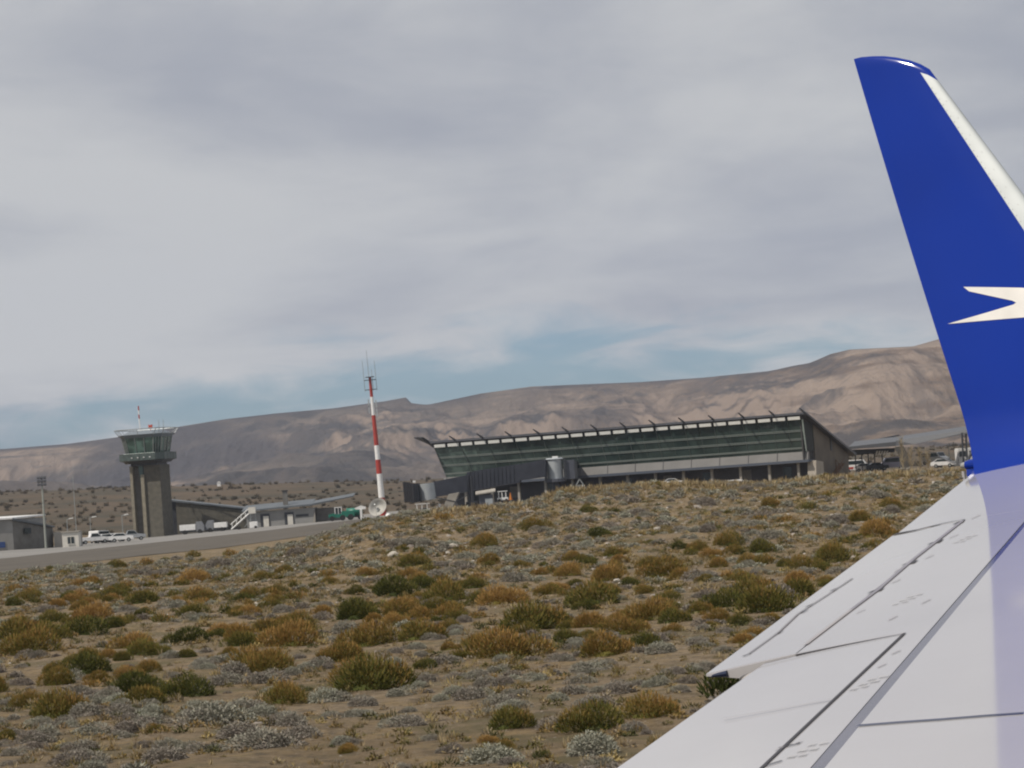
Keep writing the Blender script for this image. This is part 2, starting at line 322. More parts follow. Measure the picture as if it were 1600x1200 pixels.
# ---------------------------------------------------------------- control tower
def tower():
    D = 600.; m = D/FPX; gz = -.75
    cx_ = XC(235.5, D, gz+8); T = thing('control_tower', 'brown stone control tower with a flared green glass cab and roof antenna', 'control tower', (cx_, D, gz), R(-14))
    hsh = 14.7; w = 5.9
    # shaft: wide block on the right, thin fins and a recess on the left
    MB().box((.25*w+.1, .3, hsh/2-.5), (w*.60, 5.6, hsh+1)).build('shaft_wall', M_stone, T, bevel=.04)
    MB().box((-w*.24, .9, hsh/2-.5), (w*.40, 4.6, hsh+1)).build('recessed_wall', M_greyd, T)
    MB().box((-w*.48, .1, hsh/2-.5), (.62, 5.6, hsh+1)).build('lit_fin', M_stone_lit, T, bevel=.03)
    MB().box((-w*.065, -2.7, hsh/2-1.4), (.75, .6, hsh-.8)).build('lit_fin', M_stone_lit, T, bevel=.03)
    g_ = MB().prism([(-w*.27, -1.75, hsh), (-w*.10, -1.75, hsh), (-w*.10, -1.75, 3.5)], (0, .3, 0)).build('stair_glazing', mat('stair_glass', (.10, .16, .15), .15, col2=(.06, .1, .1)), T)
    MB().box((.1, 0, hsh+.25), (w*.96, 5.8, .55)).build('neck_band', M_dark, T)
    def octo(r, z, c=.30, ox=0):
        s = r; k = r*c; return [(x+ox, y, z) for x, y in ((-s, -s+k), (-s+k, -s), (s-k, -s), (s, -s+k), (s, s-k), (s-k, s), (-s+k, s), (-s, s-k))]
    def frus(a, b):
        q = MB(); q.v = list(a)+list(b); n = 8
        q.f = [tuple(range(7, -1, -1)), tuple(range(8, 16))]+[(i, (i+1) % n, n+(i+1) % n, n+i) for i in range(n)]; return q
    z0 = hsh+.5
    frus(octo(3.9, z0), octo(4.2, z0+1.13*.35)).build('cab_floor', M_dark, T)
    bal = frus(octo(4.35, z0+1.13*.35), octo(4.75, z0+1.13*.5)).build('balcony', M_dark, T)
    q = MB(); P = octo(4.85, z0+1.13*.5)
    for i in range(8):
        a = Vector(P[i]); b = Vector(P[(i+1) % 8]); 
        q.quad(a, b, b+Vector((0, 0, 1.35)), a+Vector((0, 0, 1.35)))
        q.tube(a+Vector((0, 0, 1.4)), b+Vector((0, 0, 1.4)), .06, k=6)
        for s in range(4): c = a.lerp(b, s/4); q.tube(c, c+Vector((0, 0, 1.4)), .05, k=5)
    q.build('balcony_screen', mat('balcony_mesh', (.10, .13, .125), .4, metal=.3, col2=(.07, .09, .085), scale=2), T)
    gl = mat('cab_glass', (.095, .165, .145), .08, col2=(.045, .08, .07), scale=.45, lo=.42, hi=.55)
    frus(octo(3.45, z0+1.13*.5), octo(4.25, z0+1.13*4.55)).build('cab_glazing', gl, T)
    q = MB(); a8 = octo(3.52, z0+1.13*.5); b8 = octo(4.32, z0+1.13*4.55)
    for i in range(8):
        j = (i+1) % 8
        for s in (0, .33, .66): q.tube(Vector(a8[i]).lerp(Vector(a8[j]), s), Vector(b8[i]).lerp(Vector(b8[j]), s), .07, k=4)
    q.build('cab_mullions', M_steel, T)
    for i in (0, 1, 2, 3): MB().box((-1.6+1.3*i, -4.95, z0+1.13*1.0), (.22, .15, .18)).build('wall_lamp', M_white, T)
    frus(octo(4.3, z0+1.13*4.55), octo(4.85, z0+1.13*5.15)).build('roof', mat('cab_roof', (.17, .21, .25), .5, metal=.2), T)
    frus(octo(4.2, z0+1.13*5.16), octo(3.2, z0+1.13*5.75)).build('roof_crown', mat('crown_grey', (.17, .20, .23), .6), T)
    q = MB(); P = octo(5.3, z0+1.13*6.1, .22); B = octo(4.75, z0+1.13*5.0)
    for i in range(8):
        j = (i+1) % 8; q.tube(P[i], P[j], .09, k=5); q.tube(B[i], P[i], .07, k=5)
        mid = Vector(P[i]).lerp(Vector(P[j]), .5); q.tube(Vector(B[i]).lerp(Vector(B[j]), .5), mid, .05, k=5)
    q.build('roof_railing', M_steel, T)
    a = MB().tube((-1.3, 0, z0+1.13*5.7), (-1.35, 0, z0+1.13*7.3), .10, .10, 6).build('roof_antenna', M_white, T)
    for k in range(4): MB().tube((-1.36, 0, z0+1.13*7.3+k*.85), (-1.38, 0, z0+1.13*8.15+k*.85), .13, .13, 6).build('antenna_band', M_red if k % 2 else M_white, a)
    bx = MB().box((.95, 0, z0+1.13*6.6), (.9, .3, .25), ry=R(28)).box((.95, 0.02, z0+1.13*6.6), (.9, .3, .25), ry=R(-28)).tube((.95, 0, z0+1.13*5.7), (.95, 0, z0+1.13*6.5), .07, k=5).build('obstruction_beacon', mat('beacon_red', (.5, .06, .02), .5), T)
    for x in (2.6, 3.6): MB().tube((x, .5, z0+1.13*5.5), (x, .5, z0+1.13*7.6), .05, k=5).build('whip_aerial', M_steel, T)
tower()
# ---------------------------------------------------------------- wedge building beside the tower
def wallbox(px0, px1, D, gz, dep, ztl, ztr, rz=0):
    pass
def wedge():
    D = 612.; gz = -.6; x0 = XC(268, D, gz+3); x1 = XC(392, D, gz+3); T = thing('wedge_hall', 'dark stone hall beside the tower whose roof slopes down to the right', 'building', (x0, D, gz))
    L_ = x1-x0; hl = 7.1; hr = 3.9
    MB().prism([(1.1, 0, -1), (L_, 0, -1), (L_, 0, hr), (1.1, 0, hl-.4)], (0, 14, 0)).build('wall', M_stone, T)
    MB().prism([(-.9, .4, -1), (1.1, .4, -1), (1.1, .4, hl-.35), (-.9, .4, hl)], (0, 12, 0)).build('entrance_bay', M_dark, T)
    MB().prism([(-.9, -.4, hl), (L_+1.2, -.4, hr), (L_+1.2, -.4, hr+.28), (-.9, -.4, hl+.35)], (0, 15, 0)).build('roof', M_roof, T)
wedge()
# ---------------------------------------------------------------- low building with chimney
def lowb():
    D = 606.; gz = 0.; x0 = XC(385, D, gz+2); x1 = XC(530, D, gz+2); L_ = x1-x0
    T = thing('service_building', 'long low grey service building with sheet roof and square chimney', 'building', (x0, D, gz))
    MB().box((L_*.37, 4, 1.0), (L_*.74, 8, 4.0)).build('wall', M_grey, T)
    MB().box((L_*.87, 5.2, .9), (L_*.25, 6, 3.8)).build('rear_wing', M_greyd, T)
    q = MB().prism([(-.8, -.9, 3.05), (L_*.72, -.9, 3.5), (L_*.72, -.9, 3.85), (-.8, -.9, 3.4)], (0, 10, 1.0))
    q.prism([(L_*.72, -.9, 3.5), (L_*1.16, 1.5, 4.7), (L_*1.16, 1.5, 4.9), (L_*.72, -.9, 3.85)], (0, 7, .6)); q.build('roof', M_roof, T)
    c = MB().box((L_*.42, 2.5, 5.0), (.95, .95, 3.6)).build('chimney', M_greyd, T); MB().box((L_*.42, 2.5, 6.9), (1.3, 1.3, .22)).build('chimney_cap', M_dark, c)
    for x in (L_*.20, L_*.46): 
        d = MB().box((x, -.06, 1.0), (1.9, .12, 2.9)).build('door_recess', M_dark, T); MB().box((x+.2, -.17, .8), (1.1, .1, 2.3)).build('door_leaf', M_cream, d)
    MB().box((L_*.60, -.06, 1.6), (2.6, .1, .5)).build('louvre', M_dark, T)
    MB().prism([(L_*.70, -.3, -1), (L_*.74, -.3, -1), (L_*.74, -.3, 2.6)], (0, 1.2, 0)).build('buttress', M_conc, T)
lowb()
# ---------------------------------------------------------------- mobile stairs
def stairs():
    D = 590.; gz = -.35; x0 = XC(362, D, gz); T = thing('passenger_stairs', 'white mobile boarding stairs parked at the low end of the dark hall', 'stairs', (x0, D, gz))
    top = Vector((3.7, 0, 3.1))
    for y in (-.65, .65):
        MB().tube((0, y, .2), (top.x, y, top.z), .13, k=6).build('stringer', M_white, T)
        q = MB().tube((-.1, y, 1.2), (top.x, y, top.z+1.0), .06, k=6)
        for s in (.05, .3, .55, .8): p = Vector((0, y, .2)).lerp(Vector((top.x, y, top.z)), s); q.tube(p, p+Vector((0, 0, 1.0)), .04, k=5)
        q.build('handrail', M_white, T)
    q = MB()
    for k in range(14): s = k/14; q.box((top.x*s+.1, 0, .3+(top.z-.1)*s), (.28, 1.2, .05))
    q.build('treads', M_steel, T)
    MB().box((4.35, 0, 3.1), (1.4, 1.4, .14)).box((4.35, -.7, 3.75), (1.4, .06, 1.2)).box((4.35, .7, 3.75), (1.4, .06, 1.2)).box((5.02, 0, 3.75), (.06, 1.4, 1.2)).build('platform', M_cream, T)
    q = MB(); q.tube((4.0, -.6, .3), (4.0, -.6, 3.1), .08, k=6); q.tube((4.9, .6, .3), (4.9, .6, 3.1), .08, k=6); q.tube((2.6, 0, .4), (4.5, 0, 2.9), .08, k=6); q.build('support_frame', M_steel, T)
    MB().box((4.5, 0, .8), (1.6, 1.4, 1.3)).build('chassis', M_white, T, bevel=.08)
    for x in (1.5, 4.9):
        for y in (-.7, .7): MB().tube((x, y-.1, .3), (x, y+.1, .3), .3, k=12).build('wheel', M_tyre, T)
stairs()
# ---------------------------------------------------------------- communications mast
def mast():
    D = 640.; gz = .2; x0 = XC(599, D, gz); T = thing('communications_mast', 'tall red and white banded radio mast with whip aerials at its top', 'mast', (x0, D, gz)); T.rotation_euler = (0, R(-1.7), 0)
    cuts = [0, 3.9, 9.1, 12.2, 15.3, 21.9, 25.9, 30.2]; r = lambda z: .85-.017*z
    for k in range(7):
        a, b = cuts[k], cuts[k+1]; c = (M_red, M_white, M_red, M_white, M_red, M_white, M_red)[k]
        MB().tube((0, 0, a), (0, 0, b), r(a)*.85, r(b)*.85, 14).build('mast_section', c, T, smooth=False)
    q = MB()
    for z in (27.5, 29.6):
        q.tube((-1.3, 0, z), (1.3, 0, z), .09, k=5); q.tube((0, -1.2, z), (0, 1.2, z), .09, k=5)
    q.box((0, 0, 30.25), (1.9, 1.9, .12)); q.build('antenna_frame', M_dark, T)
    for x, h in ((-1.3, 6.5), (1.3, 6.2), (-.2, 10.5), (.5, 3)):
        MB().tube((x, 0, 27.2), (x, .1, 30.3+h*.55), .07, .045, 5).build('whip_aerial', M_steel, T)
    for z, s in ((24.3, 1), (23.2, -1), (22.4, 1), (24.6, -1)): MB().box((s*.8, -.1, z), (.28, .3, 1.6)).build('panel_antenna', M_bgrey, T)
    q = MB()
    for z in np.arange(4, 27, .5): q.box((-.62, -.1, z), (.06, .4, .05))
    q.build('climbing_rungs', M_steel, T)
mast()
# satellite dish
def dish():
    D = 575.; gz = .3; x0 = XC(591, D, gz); T = thing('satellite_dish', 'large pale grey satellite dish on the ground below the banded mast', 'satellite dish', (x0, D, gz))
    ax = Vector((-.35, -.85, .42)).normalized(); prof = [(r, .28*r*r-.9) for r in np.linspace(0.02, 1.9, 10)]
    q = MB().lathe((0, 0, 2.0), prof, 28, ax); q.lathe((0, 0, 2.0), [(1.9, .28*3.61-.9), (1.9, .28*3.61-.99), (.4, -1.0)], 28, ax); q.build('reflector', mat('dish_grey', (.47, .46, .43), .55, col2=(.40, .39, .36), scale=.8), T, smooth=True)
    q = MB(); fp = Vector((0, 0, 2.0))+ax*1.1
    for t in (0.5, 2.6, 4.7): e = ax.to_track_quat('Z', 'Y') @ Vector((1.7*math.cos(t), 1.7*math.sin(t), -.1)); q.tube(Vector((0, 0, 2))+e, fp, .03, k=5)
    q.build('feed_strut', M_steel, T); MB().tube(fp, fp+ax*.3, .12, k=8).build('feed_horn', M_steel, T)
    MB().tube((0, .6, -.5), (0, .5, 1.9), .25, k=10).build('pedestal', M_steel, T)
    c = tag(MB().lathe((0, 0, 0), [(0.01, 1.0), (.35, .9), (.55, .6), (.55, -.3)], 12).build('junction_pod', M_white, None, smooth=True), 'small white domed cabinet at the right foot of the satellite dish', 'cabinet'); c.location = (XC(607, D, gz), D-1, gz-.3)
dish()
# floodlight mast + thin pole + lamp posts
def flood():
    D = 462.; gz = -.2; x0 = XC(72, D, gz); T = thing('floodlight_mast', 'tall pale floodlight mast with a square rack of lamps beside the left shed', 'floodlight', (x0, D, gz))
    MB().tube((0, 0, -1), (0, 0, 10.4), .20, .12, 10).build('pole', mat('pole_grey', (.30, .32, .29), .6), T)
    q = MB().box((0, 0, 10.0), (1.5, .1, .08)).box((0, 0, 10.6), (1.5, .1, .08)).box((0, 0, 11.2), (1.5, .1, .08)).box((0, 0, 10.6), (.1, .1, 1.5)); q.build('lamp_rack', M_dark, T)
    for i in range(3):
        for j in range(3): MB().box((-.5+.5*i, -.18, 10.05+.52*j), (.40, .34, .36), rx=R(-22)).build('flood_lamp', M_dark, T, bevel=.03)
    D = 700.; t2 = tag(MB().tube((0, 0, -1), (0, 0, 12), .12, .07, 6).tube((-.3, 0, 11.8), (.3, 0, 11.8), .04, k=4).build('thin_pole', M_steel), 'thin pale pole on the scrub between floodlight mast and tower', 'pole'); t2.location = (XC(119, D, 2), D, 2.2)
    for i, (px, nm) in enumerate(((105, 'streetlight standing just behind the white booth'), (141, 'streetlight behind the white parked pickups'), (191, 'streetlight nearest the left side of the control tower'))):
        D = 520.; T = thing('street_light', nm, 'street light', (XC(px, D, 3), D, 0.1), 0, 'car park street lights')
        MB().tube((0, 0, -.5), (0, 0, 4.0), .09, .06, 6).tube((0, 0, 4.0), (.7, 0, 4.15), .05, k=5).build('post', M_steel, T)
        MB().box((.75, 0, 4.15), (.8, .3, .16), ry=R(-6)).build('lamp_head', M_white, T, bevel=.03)
flood()
# sheds at the left
def sheds():
    D = 462.; gz = -.15; m = D/FPX; xl = XC(-70, D, gz); xc = XC(22, D, gz)
    T = thing('grey_shed', 'grey mono-pitch shed at the far left edge with a dark side wall', 'shed', (xc, D, gz), 0)
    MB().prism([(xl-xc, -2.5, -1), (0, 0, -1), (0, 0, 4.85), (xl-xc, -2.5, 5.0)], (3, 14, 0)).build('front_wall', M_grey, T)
    MB().prism([(.02, .02, -1), (4.9, 8.5, -1), (4.9, 8.5, 3.1), (.02, .02, 4.7)], (-2.5, 6, 0)).build('side_wall', M_greyd, T)  # side away from the sun: darker material puts its shade into the colour
    MB().prism([(xl-xc-.3, -3.0, 5.0), (.1, -.45, 4.9), (.1, -.45, 5.15), (xl-xc-.3, -3.0, 5.3)], (3, 14, .2)).build('roof_edge', M_white, T)
    MB().prism([(.1, -.4, 4.75), (5.3, 8.5, 3.1), (5.3, 8.5, 3.35), (.1, -.4, 5.05)], (-2.5, 5, .1)).build('roof', M_roof, T)
    MB().box((-1.9, -.55, 1.0), (1.3, .12, .9), rz=math.atan2(2.5, xc-xl)).build('blue_sign', mat('sign_blue', (.03, .07, .22), .5), T)
    MB().box((1.9, 2.6, 2.9), (1.6, .12, .9), rz=R(60)).build('window', M_wind, T)
    x2 = XC(74, D, gz); x3 = XC(101, D, gz)
    tag(MB().prism([(0, 0, -1), (x3-x2+1, 2, -1), (x3-x2+1, 2, 2.35), (0, 0, 2.35)], (0, 3.5, 0)).build('low_wall', mat('beige_wall', (.30, .285, .26), .85), None), 'plain beige wall joining the shed and the white booth', 'wall').location = (x2, D+7, gz)
    x4 = XC(98, D, gz); T = thing('gate_booth', 'small white booth with one square window on its front', 'booth', (x4+1.3, D, gz))
    MB().box((0, 1.2, .55), (2.6, 2.4, 3.3)).build('wall', M_cream, T, bevel=.03); MB().box((0, 1.2, 2.28), (2.9, 2.8, .16)).build('roof', M_conc, T)
    w = MB().box((.05, -.04, .95), (1.0, .1, 1.05)).build('window', M_wind, T); MB().box((.05, -.1, .95), (.07, .06, 1.05)).box((.05, -.1, .35), (1.1, .06, .1)).build('window_frame', M_cream, w)
sheds()
# ---------------------------------------------------------------- vehicles
def car(name, label, loc, rz, paint, kind='car', group=None, cat='car'):
    T = thing(name, label, cat, loc, rz, group)
    if kind == 'car': Lc, prof, gl = 4.2, [(0, .35), (0, .8), (.15, .95), (1.05, 1.02), (1.65, 1.48), (3.0, 1.50), (3.75, 1.05), (4.15, .98), (4.2, .4)], [(1.2, 1.03), (1.72, 1.42), (2.95, 1.44), (3.55, 1.05)]
    elif kind == 'pickup': Lc, prof, gl = 5.1, [(0, .45), (0, 1.0), (1.3, 1.15), (1.95, 1.78), (3.1, 1.80), (3.35, 1.15), (5.05, 1.12), (5.1, .5)], [(1.45, 1.16), (2.0, 1.7), (3.0, 1.72), (3.18, 1.16)]
    elif kind == 'van': Lc, prof, gl = 5.2, [(0, .4), (0, 1.05), (.7, 1.25), (1.35, 2.05), (5.1, 2.1), (5.2, 2.0), (5.2, .4)], [(.95, 1.3), (1.42, 1.92), (4.9, 1.95), (4.9, 1.3)]
    Wd = 1.75 if kind != 'van' else 1.9
    MB().prism([(x-Lc/2, -Wd/2, z) for x, z in prof], (0, Wd, 0)).build('body', paint, T, bevel=.05)
    MB().prism([(x-Lc/2, -Wd/2-.015, z) for x, z in gl], (0, Wd+.03, 0)).build('side_windows', M_wind, T)
    q = MB(); a, b = prof[2 if kind != 'pickup' else 2], prof[4 if kind == 'car' else 3]
    if kind == 'car': a = prof[3]
    ax, az = a; bx, bz = b
    q.quad((ax+.1-Lc/2-.03, -Wd*.42, az+.1), (ax+.1-Lc/2-.03, Wd*.42, az+.1), (bx-.08-Lc/2-.03, Wd*.42, bz-.06), (bx-.08-Lc/2-.03, -Wd*.42, bz-.06)); q.build('windscreen', M_wind, T)
    for x in (.85, Lc-.95):
        for y in (-1, 1):
            w = MB().tube((x-Lc/2, y*(Wd/2-.12), .33), (x-Lc/2, y*(Wd/2+.03), .33), .33, k=14).build('wheel', M_tyre, T); MB().tube((x-Lc/2, y*(Wd/2), .33), (x-Lc/2, y*(Wd/2+.05), .33), .18, k=10).build('hub', M_steel, w)
    for y in (-1, 1): MB().box((-Lc/2-.01, y*Wd*.36, .72), (.06, .3, .16)).build('headlight', M_bgrey, T)
    return T
pb = mat('car_white', (.80, .80, .80), .3, coat=.3); ps = mat('car_silver', (.42, .44, .46), .35, metal=.4); pbl = mat('car_dark', (.06, .07, .08), .3); pt = mat('car_lavender', (.58, .55, .68), .3)
D = 500.; gz = -.3; G = 'vehicles parked left of the tower'
for px, k, c, rz, lb, dd in ((147, 'pickup', pb, 200, 'white pickup with dark side windows, leftmost parked by the booth', 0), (158, 'van', pb, 250, 'white van right behind the leftmost pickup', 12),
        (163, 'car', pb, 20, 'white car parked right of the leftmost pickup', 2), (179, 'car', pb, 170, 'white saloon in the middle of the row left of the tower', 4),
        (190, 'car', pb, 185, 'low white car, second from the tower in the row', -2), (205, 'pickup', ps, 190, 'silver grey pickup parked tight against the tower foot', 8)):
    car('parked_'+('pickup' if k == 'pickup' else 'van' if k == 'van' else 'car'), lb, (XC(px, D+dd, gz), D+dd, gz), R(rz), c, k, G, 'van' if k == 'van' else 'pickup' if k == 'pickup' else 'car')
def truck(label, px, D, gz, Lb, rz, H=2.3):
    T = thing('box_truck', label, 'truck', (XC(px, D, gz), D, gz), R(rz), 'white trucks in front of the hall')
    MB().box((.6, 0, .8+H/2), (Lb, 2.2, H)).build('cargo_box', M_white, T, bevel=.05)
    MB().prism([(-Lb/2+.5, -1.05, .5), (-Lb/2-1.1, -1.05, .5), (-Lb/2-1.1, -1.05, 1.5), (-Lb/2-.6, -1.05, 2.4), (-Lb/2+.5, -1.05, 2.45)], (0, 2.1, 0)).build('cab', mat('truck_cab_grey', (.22, .23, .25), .4), T, bevel=.04)
    MB().box((0, 0, .6), (Lb+1, 1.9, .3)).build('chassis', M_dark, T)
    for x in (-Lb/2-.2, Lb/2-.4):
        for y in (-1, 1): MB().tube((x, y*.85, .45), (x, y*1.1, .45), .45, k=12).build('wheel', M_tyre, T)
truck('white box truck nearest the tower, in front of the dark hall', 299, 590, -.55, 3.2, 182, 1.15); truck('white box truck further right, in front of the dark hall', 341, 592, -.45, 2.6, 0, 1.05)
def fuel_cart(px, D, label):
    pass
# green tractor
def tractor():
    D = 585.; gz = .1; x0 = XC(535, D, gz); T = thing('green_tractor', 'green ground vehicle with white cab standing by the service building', 'tractor', (x0, D, gz), R(4))
    gm = mat('tractor_green', (.01, .16, .11), .45)
    MB().prism([(-2.7, -.9, .7), (-2.7, -.9, 1.35), (-1.3, -.9, 1.55), (-1.3, -.9, .7)], (0, 1.8, 0)).build('bonnet', gm, T, bevel=.06)
    MB().box((1.2, 0, 1.25), (2.6, 2.0, 1.2)).build('rear_body', gm, T, bevel=.06); MB().box((-.3, 0, 1.0), (2, 1.8, .7)).build('chassis', gm, T)
    c = MB().box((-.7, 0, 2.65), (1.5, 1.8, .14)).box((-1.35, -.8, 2.0), (.14, .14, 1.3)).box((-1.35, .8, 2.0), (.14, .14, 1.3)).box((-.05, -.8, 2.0), (.16, .14, 1.3)).box((-.05, .8, 2.0), (.16, .14, 1.3)).box((-.7, -.8, 2.0), (.1, .12, 1.3)).build('cab', M_white, T); MB().box((-.7, 0, 2.0), (1.2, 1.5, 1.1)).build('cab_glass', M_wind, c)
    for x, r in ((-2.0, .5), (.1, .55), (1.7, .6)):
        for y in (-1, 1): MB().tube((x, y*.8, r), (x, y*1.1, r), r, k=14).build('wheel', M_tyre, T)
    D = 582.; T = thing('tank_trailer', 'dark green tank trailer right behind the green tractor', 'trailer', (XC(553, D, gz), D+4, gz), R(4))
    MB().tube((-1.6, 0, 1.5), (1.6, 0, 1.5), .85, k=16).build('tank', gm, T, smooth=True); MB().box((0, 0, .6), (3.4, 1.6, .3)).build('chassis', M_dark, T)
    for x in (-1, 1): MB().tube((x, -.95, .45), (x, -.7, .45), .45, k=12).build('wheel', M_tyre, T)
    T = thing('wind_indicator', 'white T-shaped marker post between tractor and satellite dish', 'marker', (XC(565, 572, gz), 572, gz))
    MB().box((0, 0, .9), (.42, .4, 2.2)).build('post', M_white, T); MB().prism([(-1.3, 0, 2.25), (0, 0, 2.75), (1.0, 0, 2.4), (.9, 0, 2.0), (-.9, 0, 2.0)], (0, .6, 0)).build('top_board', M_white, T)
tractor()
# hut on the bench
q = tag(MB().box((0, 0, .8), (1.6, 1.6, 1.8)).prism([(-1, -1, 1.7), (1, -1, 1.7), (0, -1, 2.3)], (0, 2, 0)).build('far_hut', M_white), 'tiny white hut far off on the brown rise', 'hut'); q.location = (XC(342, 1390, 16), 1390, hg(XC(342, 1390, 16), 1390))
# ---------------------------------------------------------------- terminal
AL = R(25); ex = Vector((-math.cos(AL), math.sin(AL), 0)); nx = Vector((-math.sin(AL), -math.cos(AL), 0))   # along facade (to the left), outward
def terminal():
    D = 588.; gz = 2.0; o = Vector((XC(1262, D, gz+3.5), D, gz)); 
    # length so that the far end lands at photo column 700
    Ln = 60.
    for _ in range(40):
        p = o+ex*Ln+Vector((0, 0, 9)); Ln += (proj(p)[0]-697)*.1
    T = thing('terminal_building', 'long airport terminal with outward leaning green glass front and raking rafters', 'terminal', o, math.atan2(ex.y, ex.x))
    # local frame: x along facade to the left, y = outward?  rotation maps local x->ex, local y->z x ex
    ly = Vector((-ex.y, ex.x, 0)); sgn = 1 if ly.dot(nx) > 0 else -1
    def P(x, out, z): return (x, sgn*out, z)
    def S(x, z): return x*(1)  # straight ends
    zt = 11.85; lean = lambda z: .2+1.1*(z-5.4)/(zt-5.4)
    # glass in panes between mullions
    gl = mat('facade_glass', (.042, .064, .057), .06, col2=(.016, .028, .025), scale=.22, det=3, lo=.35, hi=.65, spec=.45)
    flare = lambda z: 1.9*(z-5.4)/(zt-5.4)
    MB().quad(P(0, .2, 5.4), P(Ln, .2, 5.4), P(Ln+flare(zt), 1.3, zt), P(0, 1.3, zt)).build('glass_front', gl, T)
    # pale translucent stair corner at the far end
    MB().quad(P(Ln-9, .25, 5.4), P(Ln-.1, .25, 5.4), P(Ln+flare(zt)-.1, 1.35, zt), P(Ln-7.5, 1.35, zt)).build('corner_glazing', mat('pale_glass', (.075, .11, .095), .1, col2=(.03, .05, .045), scale=.5, lo=.42, hi=.58), T)
    MB().quad(P(Ln, .2, 5.4), P(Ln, -14, 5.4), P(Ln+1.9, -14, zt), P(Ln+1.9, 1.3, zt)).build('end_glazing', gl, T)
    q = MB()
    for z, off in ((9.65, 0), (9.4, 0), (7.95, 0), (7.7, 0), (6.15, 0), (5.95, 0)):
        a = P(0, lean(z)+.12, z); b = P(Ln+flare(z), lean(z)+.12, z); q.prism([a, b, (b[0], b[1], z+.13), (a[0], a[1], z+.13)], (0, -sgn*.15, 0))
    q.build('transoms', mat('transom_metal', (.20, .23, .21), .4, metal=.3), T)
    q = MB(); n = 26
    for i in range(n+1):
        x = Ln*i/n; xt = (Ln+1.9)*i/n
        if i % 2 == 0: q.tube(P(x, .28, 5.4), P(xt, 1.38, zt), .05, k=4)
        else: q.tube(P(x, .26, 5.4), P(xt, 1.36, zt), .028, k=4)
    q.build('mullions', mat('mullion_metal', (.09, .11, .10), .4), T)
    MB().tube(P(0, .33, 5.4), P(0, 1.43, zt), .16, k=6).build('corner_post', mat('post_metal', (.32, .38, .35), .4), T)
    # inside: back wall, floors and lit things seen through the glass are not visible; a dark core behind keeps it closed
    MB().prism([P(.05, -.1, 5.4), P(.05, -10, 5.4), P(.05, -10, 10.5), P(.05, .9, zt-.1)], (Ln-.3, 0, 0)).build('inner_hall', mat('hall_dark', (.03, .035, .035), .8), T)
    # light sill panel and slab edge
    sp = mat('sill_panel', (.165, .162, .158), .6, col2=(.14, .138, .135), scale=.3)
    MB().prism([P(-.3, .7, 3.75), P(-.3, .25, 5.38), P(-.3, -.5, 5.38), P(-.3, -.5, 3.75)], (Ln+1.0, 0, 0)).build('sill_panels', sp, T)
    q = MB()
    for i in range(n//2+1): x = Ln*i/(n/2); q.tube(P(x, .74, 3.78), P(x, .30, 5.36), .05, k=4)
    q.build('sill_joints', M_dark, T)
    MB().prism([P(-.5, 1.0, 3.25), P(-.5, 1.0, 3.74), P(-.5, -2, 3.74), P(-.5, -2, 3.25)], (Ln+1.5, 0, 0)).build('floor_slab', mat('slab_edge', (.07, .085, .115), .6), T)
    # ground storey, set back and dark
    MB().prism([P(.2, -3, -2.5), P(.2, -3, 3.24), P(.2, -20, 3.24), P(.2, -20, -2.5)], (Ln, 0, 0)).build('ground_storey', mat('ground_storey_wall', (.07, .07, .075), .7, col2=(.04, .04, .045), scale=.25), T)
    for i in range(13):
        x = 2.2+i*(Ln-3)/12.5; c = MB().box(P(x, -.5, .4), (.5, .5, 5.7)).build('column', M_conc, T)
    for i in range(9): x = 4+i*(Ln-8)/8.3; MB().box(P(x+1.4, -2.93, 1.3), (1.8, .1, 2.4)).build('service_door', (M_wind, M_greyd)[i % 2], T)
    # clerestory strip between rafters
    q_white = mat('clerestory', (.78, .79, .76), .45); k = 26
    for i in range(k):
        x = (Ln+1.9)*i/k; w = (Ln+1.9)/k
        s_ = MB().prism([P(x+.30, 1.90, zt-.05), P(x+w-.30, 1.90, zt-.05), P(x+w-.30, 2.02, zt+.58), P(x+.30, 2.02, zt+.58)], (0, -sgn*.12, 0)).build('clerestory_panel', q_white, T)
    MB().prism([P(0, 1.3, zt), P(0, 1.3, zt+.7), P(0, -2, zt-.3), P(0, -2, zt-.9)], (Ln+1.9, 0, 0)).build('eaves_box', M_dark, T)
    # roof slab: high at the front, falling backwards
    sl_ = .30; dep = 27.
    zr = lambda out: zt+.72+sl_*(out-1.5)
    ov = 2.2
    MB().prism([P(-1.2, ov, zr(ov)), P(-1.2, ov, zr(ov)+.42), P(-1.2, -dep, zr(-dep)+.35), P(-1.2, -dep, zr(-dep)-.1)], (Ln+1.2+2.6, 0, 0)).build('roof', mat('roof_dark', (.10, .105, .12), .5, metal=.2, col2=(.08, .085, .1), scale=.3), T)
    # rafters poking up beyond the edge
    nr = 14
    for i in range(nr):
        x = -.9+(Ln+2.6+1.2)*i/(nr-1)
        MB().prism([P(x, ov-2.4, zr(ov-2.4)-.1), P(x, ov+2.6, zr(ov+2.6)+.36), P(x, ov+2.6, zr(ov+2.6)+.48), P(x, ov-2.4, zr(ov-2.4)+.6)], (.22, 0, 0)).build('rafter', M_dark, T)
    for i in range(k+1): x = (Ln+1.9)*i/k; MB().prism([P(x-.2, 1.5, zt-.05), P(x-.2, 2.12, zt+.75), P(x-.2, 1.0, zt+.75), P(x-.2, 1.0, zt)], (.4, 0, 0)).build('rafter_foot', M_dark, T)
    # far-end sweeping eave (points left)
    MB().prism([P(Ln+2.6, ov+2.6, zr(ov+2.6)+.45), P(Ln+2.6, -4, zr(-4)+.25), P(Ln+4.7, ov+2.4, zr(ov+2.6)+.45), P(Ln+4.8, ov+2.6, zr(ov+2.6)+.5)], (0, 0, .2)).build('eave_tip', M_dark, T)
